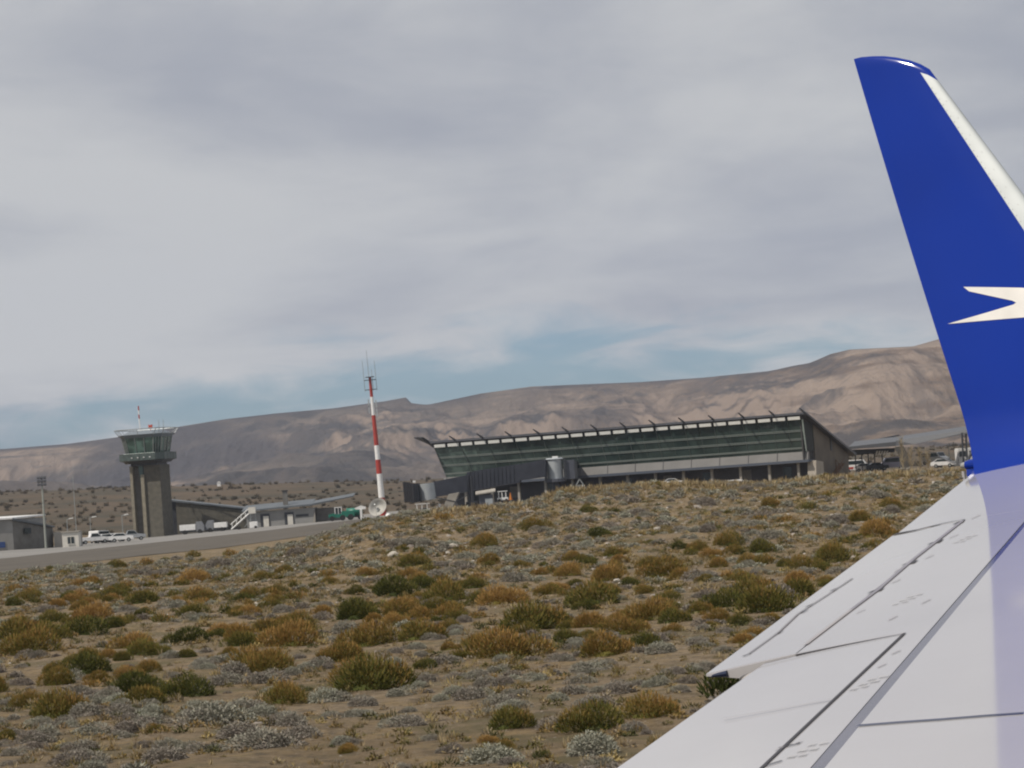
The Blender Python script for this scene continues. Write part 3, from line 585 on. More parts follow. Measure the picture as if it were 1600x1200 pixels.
    # end wall facing right
    ew = mat('end_wall_stone', (.155, .135, .108), .9, col2=(.115, .10, .082), scale=.3, det=8, bump=.04, bscale=3)
    MB().prism([P(-.1, -4.5, -2), P(-.1, -4.5, zr(-4.5)-.1), P(-.1, -dep+2, zr(-dep+2)-.1), P(-.1, -dep+2, -2)], (.9, 0, 0)).build('end_wall', ew, T)
    MB().prism([P(.35, .9, 3.8), P(.35, 1.2, zt), P(.35, -4.5, zt-.6), P(.35, -4.5, 3.8)], (.3, 0, 0)).build('end_return', mat('return_dark', (.045, .045, .045), .7), T)
    MB().prism([P(.5, -2.9, -2), P(.5, -4.6, -2), P(.5, -4.6, 3.9), P(.5, -2.9, 3.9)], (.4, 0, 0)).build('end_pier', M_dark, T)
    for y in (-14.5, ): MB().box(P(-.2, y, 6.6), (.12, .9, 2.6)).build('slot_window', M_dark, T)
    q = MB(); q.prism([P(-1.6, -12.5, .1), P(-1.6, -18, 2.4), P(-1.6, -18, 2.6), P(-1.6, -12.5, .3)], (1.2, 0, 0)); q.tube(P(-1.6, -12.5, 1.2), P(-1.6, -18, 3.6), .06, k=5); q.tube(P(-1.6, -12.5, -.5), P(-1.6, -12.5, 3.4), .09, k=5); q.tube(P(-1.6, -12.5, 3.4), P(-1.6, -18, .4), .07, k=5)
    q.build('fire_escape', mat('rust_brown', (.13, .075, .04), .8), T)
    q = MB().prism([P(-1.6, .4, -1.5), P(-1.6, -4.8, -1.5), P(-1.6, -4.8, 3.1), P(-1.6, -.5, 3.5)], (1.8, 0, 0)).build('buttress', mat('lit_concrete', (.36, .33, .28), .85, col2=(.30, .27, .23), scale=.6), T)
    return T, o, Ln, P
TT, TO, TL, TP = terminal()
# ---------------------------------------------------------------- annex with long canopy to the right
def annex():
    T = thing('bus_canopy', 'long low canopy roof on dark arched legs right of the terminal', 'canopy', (XC(1400, 640, 1.7), 640., 1.7)); B = T.location
    def L_(px, py, D): return A(px, py, D)-B
    ct = mat('canopy_top', (.10, .105, .115), .5, metal=.1)
    MB().prism([L_(1326, 702, 640), L_(1400, 697, 640), L_(1400, 690, 640), L_(1326, 698, 640)], (3, 14, 1.2)).build('roof_panel', ct, T)
    MB().prism([L_(1400, 697, 640), L_(1428, 694, 636), L_(1560, 668, 622), L_(1560, 664, 622), L_(1400, 688, 640)], (3, 14, 1.0)).build('roof_panel', ct, T)
    MB().prism([L_(1360, 691, 655), L_(1405, 681, 655), L_(1405, 679, 655), L_(1360, 688, 655)], (0, 6, 0)).build('raised_vent', M_dark, T)
    ft = mat('arch_leg', (.085, .08, .07), .7)
    for px in (1404, ):
        a = [(px-4, 698), (px+8, 697), (px+15, 712), (px+17, 733), (px+4, 735), (px+3, 716)]
        MB().prism([L_(x, y, 638) for x, y in a], (0, 1.6, 0)).build('arched_leg', ft, T)
    MB().prism([L_(1328, 712, 648), L_(1398, 706, 648), L_(1398, 700, 648), L_(1328, 703, 648)], (0, 8, 0)).build('fascia_beam', M_dark, T)
    for x in (1336, 1346, 1356, 1366, 1378): MB().tube(L_(x, 706, 650), L_(x+2, 738, 650), .14, k=6).build('post', M_dark, T)
    q = MB()
    for x in (1368, 1372, 1376, 1380, 1384): q.prism([L_(x, 709.5, 646), L_(x+2.5, 709, 646), L_(x+4, 704.5, 646), L_(x+1.8, 704.5, 646)], (0, .15, 0))
    q.build('canopy_lettering', M_white, T)
    for px in (1503, 1509): MB().tube(L_(px, 676, 628), L_(px+3, 735, 628), .22, k=6).build('lattice_leg', M_dark, T)
    q = MB()
    for k in range(8): q.tube(L_(1503+.3*k, 680+6*k, 628), L_(1509.3+.3*k, 684+6*k, 628), .06, k=4)
    q.build('lattice_bracing', M_dark, T); MB().tube(L_(1511, 722, 627), L_(1534, 672, 627), .32, k=6).build('raking_strut', M_dark, T)
    G = 'vehicles under the canopy'
    for px, k, c, lb, dd, rz in ((1340, 'van', pb, 'white van with red stripe side, closest to the terminal end wall', 6, 170), (1352, 'car', pb, 'white car parked under the canopy beside the van', 2, 175), (1363, 'car', ps, 'silver car parked under the canopy by the thin posts', 4, 180), (1371, 'car', pbl, 'dark car just left of the lavender van', 0, 182), (1395, 'van', pt, 'lavender grey van left of the arched canopy leg', 3, 0)):
        DD = 655.+dd; t = car('parked_'+k, lb, (XC(px, DD, 2), DD, 2.35), R(rz), c, k, G, k); t.scale = (1.2, 1.2, 1.35 if k == 'van' else 1.25)
        if lb.startswith('white van'): MB().box((.3, .965, .75), (4.2, .03, .35)).box((.3, -.965, .75), (4.2, .03, .35)).build('red_stripe', M_red, t)
    for px, k, c, lb, dd, rz in ((1462, 'van', pb, 'white van behind the bare trees, left of the bus', 0, 130), (1474, 'car', pb, 'white car nearest the left of the white bus', -14, 165), (1480, 'car', ps, 'silver car between the white car and the bus', 4, 175)):
        DD = 650.+dd; car('parked_'+k, lb, (XC(px, DD, 2), DD, 2.9 if k == 'van' else 2.1), R(rz), c, k, 'vehicles beyond the bare trees', k).scale = (1.25, 1.25, 1.3)
    DD = 650.; T = thing('coach', 'white coach with dark windows behind the canopy leg beside the winglet', 'bus', (XC(1517, DD, 2), DD, 1.6), R(8))
    MB().box((0, 0, 2.5), (6.2, 2.5, 3.9)).build('body', M_white, T, bevel=.12)
    for x in (-2.0, .3, 2.3): MB().box((x, -1.27, 3.2), (1.6, .06, 1.2)).build('window', M_wind, T)
    for x in (-2.2, 2.0): MB().tube((x, -1.3, .5), (x, -1.0, .5), .5, k=14).build('wheel', M_tyre, T)
    DD = 640.; T = thing('street_light', 'short double headed streetlight standing left of the white coach', 'street light', (XC(1484, DD, 3), DD, 1.8))
    MB().tube((0, 0, -.5), (0, 0, 4.9), .10, .07, 6).build('post', M_steel, T); MB().box((-.35, 0, 4.95), (.7, .3, .18), ry=R(12)).build('lamp_head', M_bgrey, T); MB().box((.35, 0, 4.95), (.7, .3, .18), ry=R(-12)).build('lamp_head', M_bgrey, T)
    # bare poplars
    bk = mat('bare_bark', (.26, .21, .13), .9, col2=(.32, .26, .16), scale=2)
    for i, (px, dd, h, lb) in enumerate(((1411, 0, 8.6, 'tallest bare poplar standing at the arched canopy leg'), (1424, 6, 5.8, 'bare tree second from the arched canopy leg'), (1438, 3, 5.2, 'bushy bare tree midway between arched leg and coach'), (1450, 8, 4.6, 'rightmost low bare tree near the parked white van'))):
        DD = 622.+dd; rr = random.Random(i+3); T = thing('bare_tree', lb, 'tree', (XC(px, DD, 3), DD, 1.6), rr.random()*6, 'bare trees by the canopy')
        MB().tube((0, 0, -.5), (0, 0, h*.85), .13, .03, 6).build('trunk', bk, T)
        q = MB()
        for k in range(70):
            z = h*(.10+.72*rr.random()); a = rr.random()*6.28; le = (.9+1.2*rr.random())*(1-.4*z/h); tip = Vector((math.cos(a)*le*.55, math.sin(a)*le*.55, z+le*.95)); b0 = Vector((0, 0, z))
            q.tube(b0, tip, .032, .012, 3, False)
            for _ in range(3):
                s = .3+.6*rr.random(); c = b0.lerp(tip, s); a2 = a+rr.uniform(-1.2, 1.2); q.tube(c, c+Vector((math.cos(a2)*.35, math.sin(a2)*.35, .55)), .016, .008, 3, False)
        q.build('crown', bk, T)
annex()
# ---------------------------------------------------------------- jet bridge
def jetbridge():
    D0 = 556.; B = Vector((XC(866, 574, 1.5), 574., 1.5)); T = thing('jet_bridge', 'dark grey passenger boarding bridge with round light grey cabins', 'jet bridge', B)
    def L_(px, py, D): return A(px, py, D)-B
    def Dx(px): return D0+(px-640)/226*18
    def seg(name, pts, m, dep=2.6, parent=T, bev=0): return MB().prism([L_(x, y, Dx(x)) for x, y in pts], (.4, dep, 0)).build(name, m, parent, bevel=bev)
    seg('tunnel_section', [(676, 753), (731, 742), (733, 768), (677, 777)], M_bridge, 2.3)
    t = seg('tunnel_section', [(729, 738), (810, 725), (812, 754), (731, 768)], M_bridge, 2.9)
    for x in np.arange(735, 809, 6.2): MB().tube(L_(x, 737.5-(x-729)*.16, Dx(x))+Vector((0, -.03, 0)), L_(x+1.4, 766-(x-731)*.17, Dx(x))+Vector((0, -.03, 0)), .05, k=4).build('panel_rib', M_dark, t)
    seg('tunnel_section', [(808, 726), (851, 718), (852, 745), (810, 751)], M_bridge, 2.3)
    # rotunda near terminal
    c = L_(867, 733, 574); 
    MB().tube((c.x, 1.4, c.z-1.9), (c.x+.05, 1.4, c.z+1.95), 1.55, k=24).build('rotunda', M_bgrey, T, smooth=False)
    MB().tube((c.x, 1.4, c.z-2.5), (c.x, 1.4, c.z-1.9), 2.1, 2.1, 18).build('rotunda_base', M_bridge, T); MB().tube((c.x, 1.4, c.z+1.95), (c.x, 1.4, c.z+2.2), 1.8, 1.5, 18).build('rotunda_roof', M_bgrey, T)
    MB().box((c.x+.2, 1.3, c.z+2.35), (1.1, .8, .35)).build('roof_unit', M_white, T)
    MB().tube((c.x, 1.4, -2), (c.x, 1.4, c.z-2.5), .9, .7, 14).build('rotunda_column', M_dark, T)
    MB().box((c.x-1.85, 1.6, c.z-.1), (.45, 2.8, 4.3)).build('collar', M_dark, T); MB().box((c.x+1.95, 1.6, c.z-.1), (.5, 2.8, 4.1)).build('collar', M_dark, T)
    # fixed walkway from rotunda to the terminal
    MB().prism([(c.x+2.2, .6, c.z-2.1), (c.x+2.2, .6, c.z+1.6), (c.x+3.6, 36, c.z+1.5), (c.x+3.6, 36, c.z-2.1)], (1.6, 0, 0)).build('fixed_walkway', M_bridge, T)
    # cab end
    c2 = L_(668, 768, Dx(664))
    MB().tube((c2.x, c2.y+1.2, c2.z-1.6), (c2.x-.22, c2.y+1.2, c2.z+1.55), 1.55, k=24).build('cab_drum', M_bgrey, T)
    MB().box((c2.x-1.75, c2.y+1.3, c2.z+.0), (.55, 2.8, 3.4), ry=R(-4)).build('collar', M_dark, T)
    cab = seg('cab', [(641, 757), (652, 755), (655, 784), (644, 786)], M_dark, 3.0)
    q = MB(); 
    for k in range(5): x = 629+k*3.2; q.prism([L_(x, 754+.6*k, 554), L_(x+2.2, 753+.6*k, 554), L_(x+5.2, 783+.3*k, 554), L_(x+3.0, 784+.3*k, 554)], (.3, 3.1, 0))
    q.build('bellows_canopy', mat('bellows', (.035, .035, .04), .8), T)
    MB().box(L_(647, 752.5, 555)+Vector((0, .5, 0)), (.5, .4, .4)).build('cab_lamp', M_white, T)
    MB().tube(L_(622, 768, 554)+Vector((0, 1, 0)), L_(632, 767, 554)+Vector((0, 1, 0)), .07, k=5).build('bumper_bar', M_dark, T)
    # drive column and wheels
    for px in (731, 736): MB().tube(L_(px, 744, Dx(735))+Vector((0, -.2, 0)), L_(px+3, 792, Dx(735))+Vector((0, -.2, 0)), .22, k=8).build('drive_column', M_dark, T)
    MB().box(L_(737, 786, Dx(735))+Vector((0, .8, 0)), (2.2, 2.6, .6)).build('wheel_bogie', M_dark, T)
    for s in (-1, 1): MB().tube(L_(737, 790, Dx(735))+Vector((s*.7, -.6, 0)), L_(737, 790, Dx(735))+Vector((s*.7, -.2, 0)), .55, k=14).build('wheel', M_tyre, T)
    # service stair landing slab under the tunnel, lit
    MB().prism([L_(701, 772, 556), L_(717, 769, 556), L_(704, 801, 556), L_(688, 802, 556)], (.2, 1.5, 0)).build('service_stair', M_conc, T)
    q = MB().tube(L_(680, 777, 556), L_(712, 784, 556), .10, k=5).tube(L_(716, 777, 556), L_(704, 798, 556), .09, k=5).tube(L_(712, 784, 556), L_(730, 774, 556), .09, k=5); q.build('stair_rail', M_dark, T)
jetbridge()
# small things on the apron near the bridge
D = 520.; gz = 1.15
def hh(px, D): return hg(XC(px, D, 2), D)
z_ = 1.0
def tug(name, label, px, py, D, s=1.):
    p = A(px, py, D); T = thing(name, label, 'cart', p)
    MB().box((0, 0, .55), (2.6*s, 1.4, .5)).build('body', M_white, T, bevel=.05); c = MB().box((0, 0, 1.95), (2.3*s, 1.5, .14)).build('roof', M_white, T)
    q = MB()
    for x in (-.9*s, -.1, .75*s):
        for y in (-.6, .6): q.box((x, y, 1.35), (.16, .12, 1.15))
    q.build('roof_posts', M_white, T); MB().box((.2, 0, .95), (1.1*s, 1.1, .4)).build('seat', M_dark, T)
    for x in (-.8*s, .8*s):
        for y in (-.65, .65): MB().tube((x, y-.1, .28), (x, y+.1, .28), .28, k=12).build('wheel', M_tyre, T)
tug('ground_cart', 'white roofed cart with open sides below the bridge cab', 661, 803, 565, 1.2)
tug('baggage_tractor', 'white tug frame right of the white-roofed kiosk', 786, 784, 548, .8)
p = A(683, 798, 560); T = thing('baggage_dolly', 'low white dolly just right of the white roofed cart', 'dolly', p); MB().box((0, 0, .6), (1.5, 1.1, .3)).box((.5, 0, 1.0), (.5, 1.0, .6)).build('bed', M_white, T, bevel=.03)
for x in (-.5, .5): MB().tube((x, -.6, .25), (x, -.45, .25), .25, k=10).build('wheel', M_tyre, T)
p = A(757, 791, 546); T = thing('kiosk', 'small kiosk with a bright flat roof beneath the boarding bridge', 'kiosk', p); MB().box((.4, 1, 1.0), (2.6, 2.0, 2.2)).build('wall', M_bridge, T); MB().box((.9, -.05, .6), (1.4, .3, 1.6)).build('front_panel', M_bgrey, T); MB().prism([(-1.5, -.6, 2.15), (2.2, -.6, 2.5), (2.2, -.6, 2.7), (-1.5, -.6, 2.35)], (0, 3, .5)).build('roof', M_conc, T)
p = A(798, 781, 540); tag(MB().lathe((0, 0, 0), [(.45, 0), (.45, .08), (.25, .1), (.06, 1.3), (.02, 1.32)], 12).build('traffic_cone', mat('cone_orange', (.55, .18, .02), .6)), 'orange marker cone right of the white tug frame', 'cone').location = p
for px, py, lb, k in ((1052, 757, 'white car parked under the middle of the terminal', 'car'), ):
    t = car('parked_car', lb, A(px, py+2.5, 570), R(176), pb, k, None, 'car')
p = A(1147, 761, 560); T = thing('covered_trailer', 'rounded white covered trailer under the right half of the terminal', 'trailer', p); MB().prism([(-2.2, 0, .5), (-2.3, 0, .9), (-1.6, 0, 1.35), (1.4, 0, 1.4), (2.3, 0, .9), (2.2, 0, .5)], (0, 1.8, 0)).build('cover', M_white, T, bevel=.08); MB().box((0, .9, .4), (3.8, 1.5, .25)).build('chassis', M_dark, T)
p = A(907, 770, 560); T = thing('lattice_trolley', 'pale lattice trolley just right of the bridge rotunda', 'trolley', p); q = MB()
for a, b in (((-1.4, 0, .3), (0, 0, 2.6)), ((0, 0, 2.6), (1.4, 0, .3)), ((-1.4, 1.2, .3), (0, 1.2, 2.6)), ((0, 1.2, 2.6), (1.4, 1.2, .3)), ((-1.4, 0, .3), (1.4, 0, .3)), ((-.7, 0, 1.4), (.7, 0, 1.4)), ((-.7, 0, 1.4), (1.1, 0, .5)), ((.7, 0, 1.4), (-1.1, 0, .5))): q.tube(a, b, .10, k=5)
q.build('lattice_frame', M_steel, T); MB().box((0, .6, .35), (2.8, 1.3, .2)).build('base', M_dark, T)
for px, s in ((1065, 'left'), (1112, 'middle'), (1140, 'right')): pass
# ---------------------------------------------------------------- airliner wing with winglet (the aeroplane the photo is taken from)
TH = R(32); Ov = Vector((math.sin(TH), math.cos(TH), 0)); Fv = Vector((math.cos(TH), -math.sin(TH), 0)); Uv = Vector((0, 0, 1))
TD = math.tan(R(6.0))
_pt = A(1512, 742, 15.5); S_T = _pt.dot(Ov); C_T = _pt.dot(Fv); Z_T = _pt.z
_d = 8.6
for _ in range(60):
    p = A(960, 1200, _d); e = p.z-(Z_T+TD*(p.dot(Ov)-S_T)); _d += e*3 if abs(e) < .5 else .1*np.sign(e)
p = A(960, 1200, _d); S_N = p.dot(Ov); C_N = p.dot(Fv); TB = (C_T-C_N)/(S_T-S_N)
print('WING near D', _d, 'sweep', math.degrees(math.atan(-TB)))
def te(s): return C_T+TB*(s-S_T)
def chord(s): return 1.75+.25*(S_T-s)
def zs(s, c):
    k = c-te(s); ch = chord(s); a = .165
    return Z_T+TD*(s-S_T)+a*k-a*k*k/(2*.62*ch)
def W3(s, c, dz=0.): return Ov*s+Fv*c+Uv*(zs(s, c)+dz)
def UN(px, py):                      # where the photo's sight line meets the wing surface
    d = ray(px, py); lo = None; prev = None
    for D in np.arange(5, 19, .02):
        t = D/d[1]; P = Vector((d[0]*t, D, EYE+d[2]*t)); s = P.dot(Ov); c = P.dot(Fv); g = P.z-zs(s, c)
        if prev is not None and prev > 0 >= g: lo = (s, c)
        if prev is not None and prev > 0 >= g: break
        prev = g
    return lo
def fit(pts):
    q = [UN(*p) for p in pts]; q = [a for a in q if a]
    if len(q) < 2: print('FIT FAIL', pts)
    a = np.polyfit([x for x, _ in q], [y for _, y in q], 1); return lambda s: a[0]*s+a[1]
M_wing = mat('wing_paint', (.47, .462, .475), .07, col2=(.44, .432, .445), scale=.8, det=6, spec=.55)
M_gap = mat('gap_shade_and_marks', (.045, .045, .055), .7)  # dark colour standing for shadow inside the gaps, also for dark marks
M_gap2 = mat('panel_line', (.33, .315, .33), .6)
M_band = mat('bare_metal_band', (.19, .18, .22), .16, metal=.45, col2=(.16, .155, .19), scale=2)
M_blue = mat('winglet_blue', (.001, .024, .255), .12, col2=(.0014, .027, .28), scale=1.5, spec=.45)
M_silver = mat('bare_aluminium', (.42, .45, .46), .5, metal=.2, col2=(.36, .39, .40), scale=3)
AW = thing('airliner_wing', 'light grey airliner wing with blue upswept winglet filling the right side', 'aircraft wing', Ov*S_N+Fv*C_N+Uv*(EYE-2))
OFF = Vector(AW.location)
def patch(name, corners, m, nu=24, nv=60, dz=(0, 0), th=.03, parent=AW, thf=None):
    # corners: inner-aft, inner-fore, outer-fore, outer-aft in (s,c)
    a, b, c, d = [np.array(x) for x in corners]; V = []; nu_ = nu; nv_ = nv
    for lay in (0, 1):
        for j in range(nv_+1):
            for i in range(nu_+1):
                u = i/nu_; v = j/nv_; q = (a*(1-u)+b*u)*(1-v)+(d*(1-u)+c*u)*v; z = dz[0]*(1-u)+dz[1]*u
                t = (thf(u, v) if thf else th); V.append(W3(q[0], q[1], z-(t if lay else 0))-OFF)
    n = nu_+1; F = []; o2 = n*(nv_+1)
    for j in range(nv_):
        for i in range(nu_):
            k = j*n+i; F.append((k, k+1, k+n+1, k+n)); F.append((o2+k, o2+k+n, o2+k+n+1, o2+k+1))
    for j in range(nv_):
        for i in (0, nu_): k = j*n+i; F.append((k, k+n, o2+k+n, o2+k))
    for i in range(nu_):
        for j in (0, nv_): k = j*n+i; F.append((k, k+1, o2+k+1, o2+k))
    q = MB(); q.v = [tuple(x) for x in V]; q.f = F; o = q.build(name, m, parent); 
    me = o.data; 
    for pl in me.polygons: pl.use_smooth = pl.area > .0004
    me.polygons.foreach_set('use_smooth', [len(set()) == 0]*len(me.polygons))
    bm = bmesh.new(); bm.from_mesh(me)
    for e in bm.edges:
        if len(e.link_faces) == 2 and e.calc_face_angle(0) > .6: e.smooth = False
    bm.to_mesh(me); bm.free(); return o
BL = fit([(1600, 812), (1551, 873), (1492, 946), (1405, 1046), (1330, 1121), (1263, 1200)])
BR = fit([(1553, 882), (1500, 942), (1455, 994), (1340, 1137), (1290, 1200)])
HG = fit([(1507, 813), (1422, 879), (1372, 923), (1330, 955), (1259, 1009)])
FF = fit([(1415, 990), (1299, 1096), (1195, 1200)])
FT = fit([(960, 1200), (1080, 1117), (1190, 1037)])
AT = fit([(1099, 1056), (1240, 952), (1397, 836)])
S_IN = 4.0
e0 = UN(1190, 1037); e1 = UN(1415, 990); a0 = UN(1099, 1056); a1 = UN(1397, 836); h1 = UN(1505, 813)
print('edges', e0, e1, a0, a1, h1, 'tip', S_T)
es = (e1[1]-a0[1]); ks = (e1[0]-a0[0])/es                 # edge line s as function of c
sE = lambda c: a0[0]+ks*(c-a0[1])
def cross(line):                                          # where the inner edge line meets a spanwise line
    s = e1[0]
    for _ in range(20): s = sE(line(s))
    return (s, line(s))
kt = (h1[0]-a1[0])/(h1[1]-a1[1]); sO = lambda c: a1[0]+kt*(c-a1[1])
def crossO(line):
    s = h1[0]
    for _ in range(20): s = sO(line(s))
    return (s, line(s))
gp = .006
# flap
patch('flap', [(S_IN, FT(S_IN)), (S_IN, FF(S_IN)-gp), cross(FF), (cross(FT)[0], FT(cross(FT)[0]))], M_wing, 16, 50, (-.006, 0), thf=lambda u, v: .012+.09*u)
# aileron with its tab line
ca = cross(AT); ch_ = cross(HG)
ai = patch('aileron', [(a0[0]+.02, a0[1]), (ch_[0]+.02, ch_[1]-.012), (crossO(HG)[0]-.02, crossO(HG)[1]-.012), (a1[0]-.02, a1[1])], M_wing, 14, 50, (.0, 0.0), thf=lambda u, v: .008+.09*u)
# fixed skins
cE = cross(BL); cO = crossO(BL)
patch('trailing_skin', [(S_IN, FF(S_IN)+gp), (S_IN, BL(S_IN)), cE, (cross(FF)[0], cross(FF)[1])], M_wing, 10, 50, th=.12)
patch('trailing_skin', [ch_, cE, cO, crossO(HG)], M_wing, 16, 50, th=.10)
tt = UN(1512, 743)
patch('tip_skin', [(a1[0]+.01, a1[1]+.01), cO, (S_T+.02, BL(S_T)), (S_T+.02, te(S_T)+.02)], M_wing, 16, 20, thf=lambda u, v: .015+.10*u)
patch('spar_band', [(S_IN, BL(S_IN)), (S_IN, BR(S_IN)), (S_T+.02, BR(S_T)+.0), (S_T+.02, BL(S_T))], M_band, 3, 80, (-.0015, -.0015), th=.08)
def thm(u, v): return .03+.22*math.sin(math.pi*min(1, .35+.65*u))**.6
patch('main_skin', [(S_IN, BR(S_IN)), (S_IN, te(S_IN)+chord(S_IN)), (S_T+.02, te(S_T)+chord(S_T)), (S_T+.02, BR(S_T))], M_wing, 40, 90, thf=thm)
def ribbon(name, path, w, m, lift=.003, parent=AW, proj_=True, w2=None):
    pts = [UN(*p) if proj_ else p for p in path]; P = []
    for a, b in zip(pts[:-1], pts[1:]):
        n = max(2, int(math.dist(a, b)/.1))
        for k in range(n): P.append((a[0]+(b[0]-a[0])*k/n, a[1]+(b[1]-a[1])*k/n))
    P.append(pts[-1]); q = MB(); L2 = len(P)
    for i, (s, c) in enumerate(P):
        a = P[max(0, i-1)]; b = P[min(L2-1, i+1)]; dx, dy = b[0]-a[0], b[1]-a[1]; l = math.hypot(dx, dy) or 1
        ww = w+((w2 if w2 is not None else w)-w)*i/(L2-1); ox, oy = -dy/l*ww/2, dx/l*ww/2
        q.v.append(tuple(W3(s+ox, c+oy, lift)-OFF)); q.v.append(tuple(W3(s-ox, c-oy, lift)-OFF))
        if i: k = 2*i; q.f.append((k-2, k-1, k+1, k))
    return q.build(name, m, parent)
s0 = S_IN
ribbon('panel_gap', [(s, FF(s)) for s in np.linspace(5.0, cross(FF)[0], 12)], .012, M_gap, proj_=False)
ribbon('panel_gap', [(1108, 1055), (1190, 1036), (1259, 1020)], .030, M_gap2, w2=.016)
ribbon('panel_gap', [(1259, 1020), (1415, 990)], .014, M_gap2)
ribbon('panel_gap', [(1398, 835.5), (1432, 829), (1470, 819.5), (1507, 812)], .045, M_gap, w2=.006)
ribbon('panel_gap', [(1340, 1136.5), (1470, 1127), (1600, 1117)], .018, mat('blue_grey_gap', (.07, .08, .13), .6))
ribbon('panel_gap', [(1259, 1009), (1330, 954.5)], .018, M_gap2); ribbon('panel_gap', [(1330, 954.5), (1372, 922.5), (1422, 879), (1505, 814)], .020, mat('hinge_band', (.27, .26, .30), .5, metal=.2))
ribbon('panel_gap', [(1130, 1126), (1215, 1110), (1299, 1096)], .008, M_gap2)
for a in ([(1332, 905), (1292, 931), (1247, 960)], [(1247, 960), (1217, 989), (1170, 1023)]): ribbon('tab_line', a, .010, mat('tab_line_grey', (.22, .215, .23), .6), parent=AW)
for (x, y) in ((1465, 847), (1425, 880), (1372, 923)): ribbon('hinge_slot', [(x-7, y+3), (x+5, y-3)], .06, M_gap, w2=.03)
ribbon('hinge_slot', [(1496, 819), (1507, 813)], .05, M_gap, w2=.01)
for (x, y) in ((1305, 921), (1267, 946), (1258, 956), (1219, 989), (1168, 1024)): ribbon('bracket_mark', [(x-7, y+3), (x+5, y-2)], .018, M_gap, w2=.006)
for (x, y) in ((1218, 1170), (1247, 1162), (1378, 1040), (1400, 1020), (1345, 955), (1400, 908), (1452, 870), (1490, 838), (1525, 807), (1447, 940), (1395, 966), (1404, 890)): ribbon('bracket_mark', [(x-7, y+4), (x+7, y-2)], .008, M_gap2)
ribbon('bracket_mark', [(1217, 1171), (1250, 1162)], .014, M_gap); ribbon('bracket_mark', [(1190, 1200), (1222, 1191)], .012, M_gap)
# worn stencil lines (too faint to read in the photograph)
M_sten = mat('stencil_grey', (.41, .405, .415), .7)
rs = random.Random(21)
for (x, y) in ((1258, 1172), (1276, 1170), (1352, 1068), (1370, 1064), (1414, 937), (1428, 934), (1506, 842), (1517, 840)):
    q = MB(); s, c = UN(x, y); sc = .8
    for row in range(3):
        cc = -.012
        while cc < .012:
            wd = rs.uniform(.003, .007); s1 = s+(row-1.5)*.065; c1 = c+cc
            q.quad(*[W3(a, b_, .003)-OFF for a, b_ in ((s1, c1), (s1+.026, c1), (s1+.026, c1+wd*.7), (s1, c1+wd))]); cc += wd+.002
    q.build('stencil_mark', M_sten, AW)
# flap track fairing showing behind the flap step
def fairing():
    a = A(1196, 1039, UN(1196, 1039)[0]*0+ (Ov*UN(1190, 1037)[0]+Fv*UN(1190, 1037)[1]).y); b = A(1137, 1052, a.y+.12)
    q = MB().lathe(a-OFF+Vector((0, 0, -.03)), [(.014, -.10), (.016, 0), (.016, .06), (.012, .10), (.006, .118), (.001, .12)], 14, b-a); q.build('flap_track_fairing', mat('fairing_beige', (.42, .40, .38), .4), AW, smooth=True)
    c = A(1107, 1057, b.y+.04); q = MB().tube(b-OFF+Vector((0, 0, .0)), c-OFF, .013, .004, 8); q.build('fairing_tip', mat('fairing_dark_blue', (.01, .02, .06), .4), AW)
fairing()
# ---- winglet
CANT = R(14); Tv = Ov*math.sin(CANT)+Uv*math.cos(CANT); P0 = Ov*(S_T+.02)+Fv*C_T+Uv*Z_T; nW = Tv.cross(Fv).normalized()
if nW.dot(Ov) > 0: nW = -nW          # points inboard
def WP(px, py):
    d = Vector(ray(px, py)); o = Vector((0, 0, EYE)); t = (P0-o).dot(nW)/d.dot(nW); q = o+d*t-P0; return q.dot(Fv), q.dot(Tv)
teP = [WP(*p) for p in ((1530, 728), (1500, 630), (1467, 525), (1430, 410), (1380, 255), (1335, 92))]
l0 = WP(1451, 106); l1 = WP(1600, 305); sl0 = WP(1434, 106); sl1 = WP(1600, 357)
tc_, thh = zip(*teP); pf = np.polyfit(thh, tc_, 2); cTE = lambda h: np.polyval(pf, h)
kl = (l1[0]-l0[0])/(l1[1]-l0[1]); cLE0 = lambda h: l0[0]+kl*(h-l0[1]); cLE = lambda h: cLE0(h)+(.35*max(0, .55-h)**2*2)
ksl = (sl1[0]-sl0[0])/(sl1[1]-sl0[1]); cSL = lambda h: sl0[0]+ksl*(h-sl0[1])
H1 = WP(1335, 92)[1]; H2 = WP(1451, 110)[1]; HM = WP(1392, 86)[1]
print('winglet', H1, H2, HM, 'chords', cLE(0)-cTE(0), cLE(H1)-cTE(H1))
hcurve = [WP(*p) for p in ((1335, 92), (1350, 88.5), (1372, 86.5), (1392, 86), (1412, 88), (1432, 93), (1444, 99), (1452, 108))]
hx = np.array([a for a, _ in hcurve]); hy = np.array([b for _, b in hcurve])
def htop(f):
    c = hx[0]+f*(hx[-1]-hx[0]); return float(np.interp(c, hx, hy))
def naca(f): f = min(max(f, 0), 1); g = 1-f; return 5*.075*(.2969*math.sqrt(g)-.126*g-.3516*g*g+.2843*g**3-.1015*g**4)
def blend(h): return -.30*max(0, 1-h/.42)**2.2
def WS(f, t, side):
    h = t*htop(f); ch = cLE(h)-cTE(h); c = cTE(h)+f*ch
    fade = math.sqrt(max(0, 1-max(0, (t-.975)/.025)**2)); hf = ch*naca(f)*fade+.002*fade
    b = blend(h); return P0+Fv*c+Tv*(h-.0)+Ov*b*.35+nW*(side*hf)
NF, NT = 44, 64
fs_ = [.5-.5*math.cos(math.pi*i/NF) for i in range(NF+1)]
ts_ = list(np.linspace(-.02, .953, NT-12))+list(.955+.045*np.sin(np.linspace(.1, 1, 13)*math.pi/2)); NT = len(ts_)-1
def fsil(t): h = t*H1; return min(.95, (cSL(h)-cTE(h))/(cLE(h)-cTE(h)))
